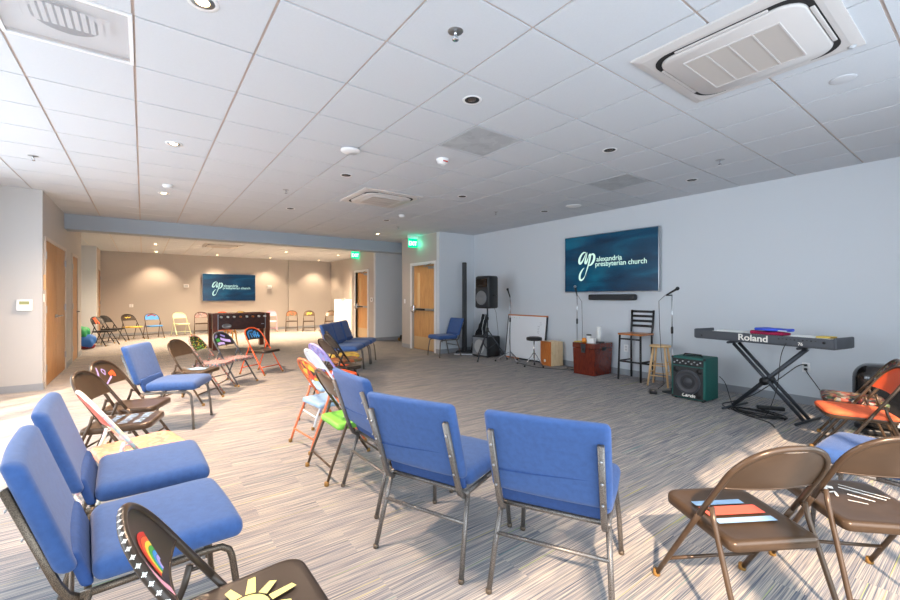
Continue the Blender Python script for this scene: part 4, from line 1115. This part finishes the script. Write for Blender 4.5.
# keyboard and X stand
kr = -90 - 10
KC = Vector((5.775, 1.70))
t = thing('keyboard_stand', 'dark grey X-shaped stand under the electric keyboard', 'keyboard stand', (KC.x - .01, KC.y - .045, 0), kr + 2)
hz = .795
MB().tube([(-.36, -.28, .015), (-.36, .26, .015)], .013).build('foot_bar', M['dgrey2'], t)
MB().tube([(.36, -.28, .015), (.36, .26, .015)], .013).build('foot_bar', M['dgrey2'], t)
for yy in (-.10, .02): MB().tube([(-.33, yy, hz - .015), (.36, yy, .028)], 0, 12, flat=(.014, .02)).build('crossed_leg', M['dgrey2'], t)
MB().tube([(.36, -.04, hz - .015), (-.36, -.04, .028)], 0, 12, flat=(.020, .032)).build('crossed_leg', M['dgrey2'], t)
MB().lathe([(.045, -.09), (.045, .09)], M=Matrix.Translation((.0, -.04, .385)) @ Matrix.Rotation(PI/2, 4, 'X'), n=18).build('pivot_lock', M['black'], t)
for s in (-1, 1): MB().tube([(s*.345, -.2, hz), (s*.345, .18, hz)], .014).build('support_arm', M['dgrey2'], t)
t = thing('electric_keyboard', 'grey electric keyboard on X stand, back side with large white lettering', 'keyboard', (KC.x, KC.y, .812), kr)
b = MB(); b.loft([[(-.70, -.185, 0), (.70, -.185, 0), (.70, .185, 0), (-.70, .185, 0)], [(-.70, -.19, .02), (.70, -.19, .02), (.70, .19, .02), (-.70, .19, .02)],
                 [(-.70, -.19, .105), (.70, -.19, .105), (.70, .19, .055), (-.70, .19, .055)]], smooth=False); b.build('body', M['dgrey'], t)
for s in (-1, 1): MB().rbox((s*.705, 0, .062), (.03, .385, .115), .012).build('end_cheek', M['dgrey'], t)
MB().box(-.62, .62, .02, .17, .078, .09).build('keys', M['key_white'], t)
text_part('lettering', 'Roland', .10, M['markwhite'], t, (-.19, -.192, .024), extrude=.001, bold=.0022, sx=1.12)
b = MB()
for k in range(10): b.box(.22 + k*.036, .235 + k*.036, -.193, -.19, .065 + .008 * (k % 2), .08)
b.build('rear_sockets', M['black'], t)
MB().lathe([(.014, 0), (.014, .003)], M=Matrix.Translation((.62, -.19, .065)) @ Matrix.Rotation(PI/2, 4, 'X'), n=12).build('socket', M['black'], t)
MB().lathe([(.010, 0), (.010, .003)], M=Matrix.Translation((-.62, -.19, .04)) @ Matrix.Rotation(PI/2, 4, 'X'), n=12).build('socket', M['black'], t)
text_part('lettering', '76', .045, M['markwhite'], t, (.40, -.192, .018), extrude=.0008, bold=.001)
def on_kb(u, v, z): # keyboard local -> world
    a = R(kr); return (KC.x + u*math.cos(a) - v*math.sin(a), KC.y + u*math.sin(a) + v*math.cos(a), z)
KZ = .812
def cloth_mesh(w, d, h, seed):
    b = MB(); rnd = random.Random(seed); ph = [rnd.uniform(0, 6) for _ in range(4)]
    b.rbox((0, 0, h/2), (w, d, h), h*.45, n=3, k=14, deform=lambda x, y, z: (x + .008*math.sin(y*40+ph[0]), y + .008*math.sin(x*30+ph[1]), z + (.006*math.sin(x*22+ph[2]) * math.cos(y*25+ph[3]) if z > 0 else 0)))
    return b
tag(cloth_mesh(.34, .17, .035, 1).build('folded_cloth', mat('crimson_cloth', (158, 24, 70), .9), None, on_kb(.10, -.09, KZ + .103), kr), 'crimson folded cloth under the blue one on the keyboard', 'cloth')
tag(cloth_mesh(.33, .16, .03, 2).build('folded_cloth', blotch('blue_white_cloth', [(50, 80, 200), (60, 90, 214), (40, 70, 190), (220, 226, 240)], 9), None, on_kb(.13, -.09, KZ + .146), kr), 'bright blue folded cloth on top of the keyboard', 'cloth')
tag(MB().box(-.15, .15, -.07, .07, 0, .012).build('sheet_music', M['paper'], None, on_kb(-.30, -.09, KZ + .108), kr), 'stack of white sheets left of the cloths on the keyboard', 'paper')
tag(MB().box(-.10, .10, -.07, .07, 0, .010).build('sheet_music', M['paper'], None, on_kb(.43, -.09, KZ + .108), kr), 'white sheets lying right of the cloths on the keyboard', 'paper')
tag(MB().rbox((0, 0, .009), (.12, .14, .018), .004).build('booklet', M['goldmix'], None, on_kb(.60, -.09, KZ + .108), kr), 'yellowish booklet at the right end of the keyboard', 'book')

# cables
def cable(name, label, pts, r=.0055, m='black'):
    P = [Vector(p) for p in pts]; out = []
    for i in range(len(P) - 1):
        p0 = P[max(0, i-1)]; p1 = P[i]; p2 = P[i+1]; p3 = P[min(len(P)-1, i+2)]
        for k in range(8):
            t = k / 8
            out.append(.5 * ((2*p1) + (-p0+p2)*t + (2*p0-5*p1+4*p2-p3)*t*t + (-p0+3*p1-3*p2+p3)*t**3))
    out.append(P[-1])
    for q in out: q.z = max(q.z, r)
    return tag(MB().tube(out, r, 6).build(name, M[m]), label, 'cable')
cable('power_cable', 'black power cord curving from the upper plug down towards the keyboard stand', [(6.62, 1.53, .50), (6.55, 1.60, .47), (6.40, 1.75, .30), (6.2, 1.95, .10), (6.0, 2.1, .02), (5.8, 2.15, .006), (5.6, 2.0, .006)])
cable('power_cable', 'black power cord dropping from the lower plug along the wall', [(6.62, 1.53, .44), (6.57, 1.50, .40), (6.55, 1.40, .25), (6.52, 1.30, .10), (6.4, 1.22, .006), (6.2, 1.22, .006)])
cable('signal_cable', 'black lead running from green amplifier across the floor', [(6.05, 2.275, .30), (6.08, 2.22, .22), (6.06, 2.16, .05), (5.9, 2.08, .006), (5.66, 2.0, .006), (5.5, 1.85, .006), (5.35, 1.55, .006), (5.2, 1.45, .006)], .0045)
cable('keyboard_lead', 'pair of thin leads hanging from the keyboard back', [on_kb(.30, -.20, .85), on_kb(.27, -.24, .7), on_kb(.24, -.26, .35), on_kb(.15, -.28, .05), on_kb(.05, -.30, .006), on_kb(-.1, -.25, .006)], .004)
rnd = random.Random(3)
b = MB(); pts = []
for k in range(110):
    a = k * .36; rr = .15 + .05 * math.sin(k * .31) + .02 * math.cos(k * .9)
    pts.append((rr * 1.5 * math.cos(a) + .05*math.sin(k*.05), rr * .75 * math.sin(a), .008 + .012 * (k % 7) / 7 + k * .0002))
tag(MB().tube(pts, .006, 6).build('cable_tangle', M['black'], None, (5.62, 1.72, 0), -100), 'tangled heap of black cables on the floor under keyboard stand', 'cable')
tag(MB().rbox((0, 0, .022), (.26, .055, .044), .01).build('power_strip', M['black'], None, (5.82, 1.66, 0.035), -60), 'black power strip lying in the cable tangle', 'power strip')
t = thing('foot_pedal', 'small dark foot pedal on the floor left of the green amplifier', 'pedal', (5.72, 2.98, 0), -60)
MB().rbox((0, 0, .02), (.09, .2, .035), .008).build('housing', M['black_met'], t); MB().lathe([(.012, .0), (.012, .012)], c=(0, -.06, .036), n=10).build('switch_button', M['steel'], t)
cable('floor_cable', 'dark cable lying along the wall between cajon and trunk', [(6.1, 6.0, .006), (6.0, 5.4, .006), (6.15, 5.0, .006), (6.3, 4.9, .006), (6.45, 5.0, .006), (6.55, 4.95, .006)])
# plugs
for dz in (.03, -.02):
    tag(MB().rbox((0, 0, 0), (.03, .03, .026), .008).build('power_plug', M['black'], None, (6.619, 1.53, .46 + dz)), '%s black plug in the outlet below the keyboard' % ('upper' if dz > 0 else 'lower'), 'plug')

# black moulded loudspeaker behind the orange chair
t = thing('floor_monitor', 'glossy black moulded loudspeaker standing behind the orange-seated chair', 'loudspeaker', (5.84, .68, 0), -62)
MB().rbox((0, 0, .365), (.62, .36, .64), .14, n=6, k=4, deform=lambda x, y, z: (x * (1 - .25*max(0, y)/.18), y, z)).build('cabinet', M['black_gl'], t)
MB().rbox((.0, -.165, .42), (.46, .05, .32), .024, n=4, deform=lambda x, y, z: (x, y + .03*math.cos(x*5)*math.cos(z*6), z)).build('horn', M['black_gl'], t)
MB().rbox((0, 0, .04), (.5, .3, .06), .02).build('base', M['black'], t)
MB().box(-.05, .05, -.187, -.18, .12, .16).build('label_plate', M['grate'], t)

# ------------------------------------------------------------------ foosball table
t = thing('foosball_table', 'dark brown foosball table standing in the distant room', 'foosball table', (2.06, 12.2, 0), 2)
W, D = 1.36, .72
MB().box(-W/2 + .05, W/2 - .05, -D/2 + .02, -D/2 + .05, .50, .89).build('side_panel', M['foos'], t)
MB().box(-W/2 + .05, W/2 - .05, D/2 - .05, D/2 - .02, .50, .89).build('side_panel', M['foos'], t)
for s in (-1, 1): MB().box(s*(W/2 - .08), s*(W/2 - .05), -D/2 + .05, D/2 - .05, .50, .89).build('end_panel', M['foos'], t)
MB().box(-W/2 + .08, W/2 - .08, -D/2 + .05, D/2 - .05, .74, .76).build('playing_field', M['green'], t)
b = MB(); b.box(-W/2, W/2, -D/2, -D/2 + .07, .89, .915).box(-W/2, W/2, D/2 - .07, D/2, .89, .915).box(-W/2, -W/2 + .08, -D/2 + .07, D/2 - .07, .89, .915).box(W/2 - .08, W/2, -D/2 + .07, D/2 - .07, .89, .915); b.build('top_rail', M['foos_leg'], t)
for sx in (-1, 1):
    for sy in (-1, 1):
        l = MB(); l.box(sx*(W/2 - .005), sx*(W/2 - .12), sy*(D/2), sy*(D/2 - .12), 0, .89); lo = l.build('leg', M['foos_leg'], t)
        MB().box(sx*(W/2 - .12) - .008, sx*(W/2 - .12) + .008, sy*(D/2 + .002), sy*(D/2 - .02), .50, .89).build('metal_strip', M['steel'], lo)
for k in range(8):
    x = -W/2 + .17 + k * (W - .34) / 7
    rd = MB().tube([(x, -D/2 - .10, .83), (x, D/2 + .10, .83)], .008, 8).build('rod', M['chrome'], t)
    MB().tube([(x, -D/2 - .18, .83), (x, -D/2 - .07, .83)], .024, 12).build('grip', M['orange_wood'] if k in (3, 5) else M['white'], rd)
    b = MB()
    for y_ in (-.2, 0, .2): b.rbox((x, y_, .81), (.025, .03, .09), .008, n=2, k=1)
    b.build('players', M['red'] if k % 2 else M['skyblue'], rd)
MB().lathe([(.11, 0), (.11, .008), (.075, .009), (.07, .002), (.001, .002)], M=Matrix.Translation((-.36, -D/2 + .02, .595)) @ Matrix.Rotation(PI/2, 4, 'X') @ Matrix.Diagonal((1, .55, 1, 1)), n=28).build('ball_return', M['steel'], t)
MB().box(.46, .53, -D/2 + .015, -D/2 + .02, .615, .635).build('badge_plate', M['steel'], t)

# ------------------------------------------------------------------ distant odds and ends
t = thing('flip_chart_easel', 'white flip chart easel at the right of the distant room', 'easel', (6.15, 15.2, 0), -40)
MB().box(-.33, .33, -.03, .0, .08, 1.20).build('paper_pad', M['paper'], t); MB().box(-.34, .34, 0, .02, .06, 1.24).build('board', M['wb'], t)
MB().rbox((0, -.03, 1.235), (.2, .04, .04), .01).build('clamp', M['grate'], t)
for p0, p1 in (((-.30, .02, 1.2), (-.36, -.1, 0)), ((.30, .02, 1.2), (.36, -.1, 0)), ((0, .03, 1.2), (0, .45, 0))): MB().tube([p0, p1], .012, 8).build('leg', M['white'], t)
# crumpled play parachute bag
def heap(name, m, size, seed, z0=0):
    rnd = random.Random(seed); ph = [rnd.uniform(0, 6) for _ in range(6)]
    b = MB()
    def df(x, y, z):
        a = math.atan2(y, x); k = 1 + .10*math.sin(a*5+ph[0]) + .07*math.sin(a*9+z*12+ph[1]); kz = 1 + .08*math.sin(x*16+ph[2])*math.cos(y*14+ph[3])
        return (x*k, y*k, z*kz)
    b.rbox((0, 0, size[2]/2 + z0), size, min(size)*.48, n=7, k=3, deform=df)
    return b
t = thing('parachute_bundle', 'crumpled green and blue fabric bundle beside the distant corridor', 'fabric bundle', (-1.42, 14.2, 0), 20)
heap('l', None, (.75, .7, .34), 2, .03).build('blue_fold', mat('blue_nylon', (46, 110, 190), .5), t)
heap('u', None, (.62, .58, .34), 4, .24).build('green_fold', mat('green_nylon', (30, 150, 90), .5), t)
heap('b', None, (.7, .62, .12), 6, .01).build('red_fold', mat('red_nylon', (130, 30, 40), .5), t)
# folding cart in alcove
t = thing('hand_cart', 'folded cart with wooden board leaning in the blue alcove', 'cart', (6.28, 10.9, 0), 0)
Mc = Matrix.Rotation(R(32), 4, 'Y')
for yy in (-.16, .16): MB().tube([(0, yy, .06), (0, yy, .95)], .014, 8, M=Mc).build('rail', M['black_met'], t)
MB().box(.01, .03, -.15, .15, .2, .92, M=Mc).build('board', M['orange_wood'], t)
for yy in (-.2, .2):
    MB().lathe([(.05, -.015), (.05, .015)], M=Matrix.Translation((-.0, yy, .05)) @ Matrix.Rotation(PI/2, 4, 'X'), n=16).build('wheel', M['cap'], t)
    MB().lathe([(.045, -.015), (.045, .015)], M=Matrix.Translation((.25, yy, .045)) @ Matrix.Rotation(PI/2, 4, 'X'), n=16).build('wheel', M['white'], t)
MB().tube([(0, -.2, .05), (0, .2, .05)], .008, 6).build('axle', M['steel'], t); MB().tube([(.25, -.2, .045), (.25, .2, .045)], .008, 6).build('axle', M['steel'], t)
MB().rbox((.14, 0, .12), (.3, .34, .12), .03).build('crate', M['black'], t); MB().tube([(.02,-.12,.2),(.1,-.1,.28),(.2,.0,.2),(.25,.1,.25)], .02, 8).build('strap', M['lime'], t)

# ------------------------------------------------------------------ camera
cam = bpy.data.cameras.new('Camera'); co = bpy.data.objects.new('Camera', cam); COL.objects.link(co)
cam.sensor_width = 36; cam.lens = 36 * 415.8 / 900; cam.clip_start = .02; cam.clip_end = 100
cam.shift_y = -(300 - 296.7) / 900
co.location = (0, 0, 1.34); co.rotation_euler = (R(90), 0, -R(36.45))
bpy.context.scene.camera = co

# ------------------------------------------------------------------ light
sc = bpy.context.scene
w = bpy.data.worlds.new('World'); sc.world = w; w.use_nodes = True
w.node_tree.nodes['Background'].inputs['Color'].default_value = (.80, .90, 1.0, 1); w.node_tree.nodes['Background'].inputs['Strength'].default_value = .7
def area(name, loc, rot, sx, sy, e, col):
    l = bpy.data.lights.new(name, 'AREA'); l.shape = 'RECTANGLE'; l.size = sx; l.size_y = sy; l.energy = e; l.color = col
    o = bpy.data.objects.new(name, l); COL.objects.link(o); o.location = loc; o.rotation_euler = rot
    return o
area('daylight_side_windows', (-2.25, 4.8, 1.45), (0, R(-76), 0), 2.4, 5.6, 100, (.76, .88, 1.0))
area('daylight_front_windows', (2.2, -1.2, 1.45), (R(72), 0, 0), 8.0, 2.4, 125, (.74, .87, 1.0))
s = bpy.data.lights.new('sun', 'SUN'); s.energy = 4.6; s.angle = R(1.5); s.color = (1, .74, .52)
so = bpy.data.objects.new('sun', s); COL.objects.link(so)
d = Vector((.60, .55, -.60)); so.rotation_euler = d.to_track_quat('-Z', 'Y').to_euler()
def spot(x, y, e, ang=120, blend=.8, col=(1, .74, .50), r=.06):
    l = bpy.data.lights.new('downlight_beam', 'SPOT'); l.energy = e; l.spot_size = R(ang); l.spot_blend = blend; l.color = col; l.shadow_soft_size = r
    o = bpy.data.objects.new('downlight_beam', l); COL.objects.link(o); o.location = (x, y, CZ - .03)
for (x, y), e_ in zip(lit_spots, (180, 310, 440)): spot(x, y, e_, 145, 1.0, (1, .72, .50), .12)
for n, (x, y) in enumerate(FAR): spot(x, y if n > 3 else y + .12, 66 if n < 4 else 360, 105 if n < 4 else 150, .6 if n < 4 else .9)
spot(4.61, 9.21, 25)
for p in ((5.44, 8.95, 2.66), (5.50, 12.7, 2.66)):
    l = bpy.data.lights.new('exit_glow', 'POINT'); l.energy = .9; l.color = (0, 1, .55); l.shadow_soft_size = .05
    o = bpy.data.objects.new('exit_glow', l); COL.objects.link(o); o.location = (p[0] + .05, p[1] - .06, p[2] - .0)

sc.view_settings.view_transform = 'Standard'; sc.view_settings.look = 'None'; sc.view_settings.gamma = 1
sc.view_settings.use_curve_mapping = False; sc.view_settings.exposure = 1.12
sc.cycles.max_bounces = 8; sc.cycles.diffuse_bounces = 5; sc.cycles.sample_clamp_indirect = 6
sc.cycles.use_denoising = True
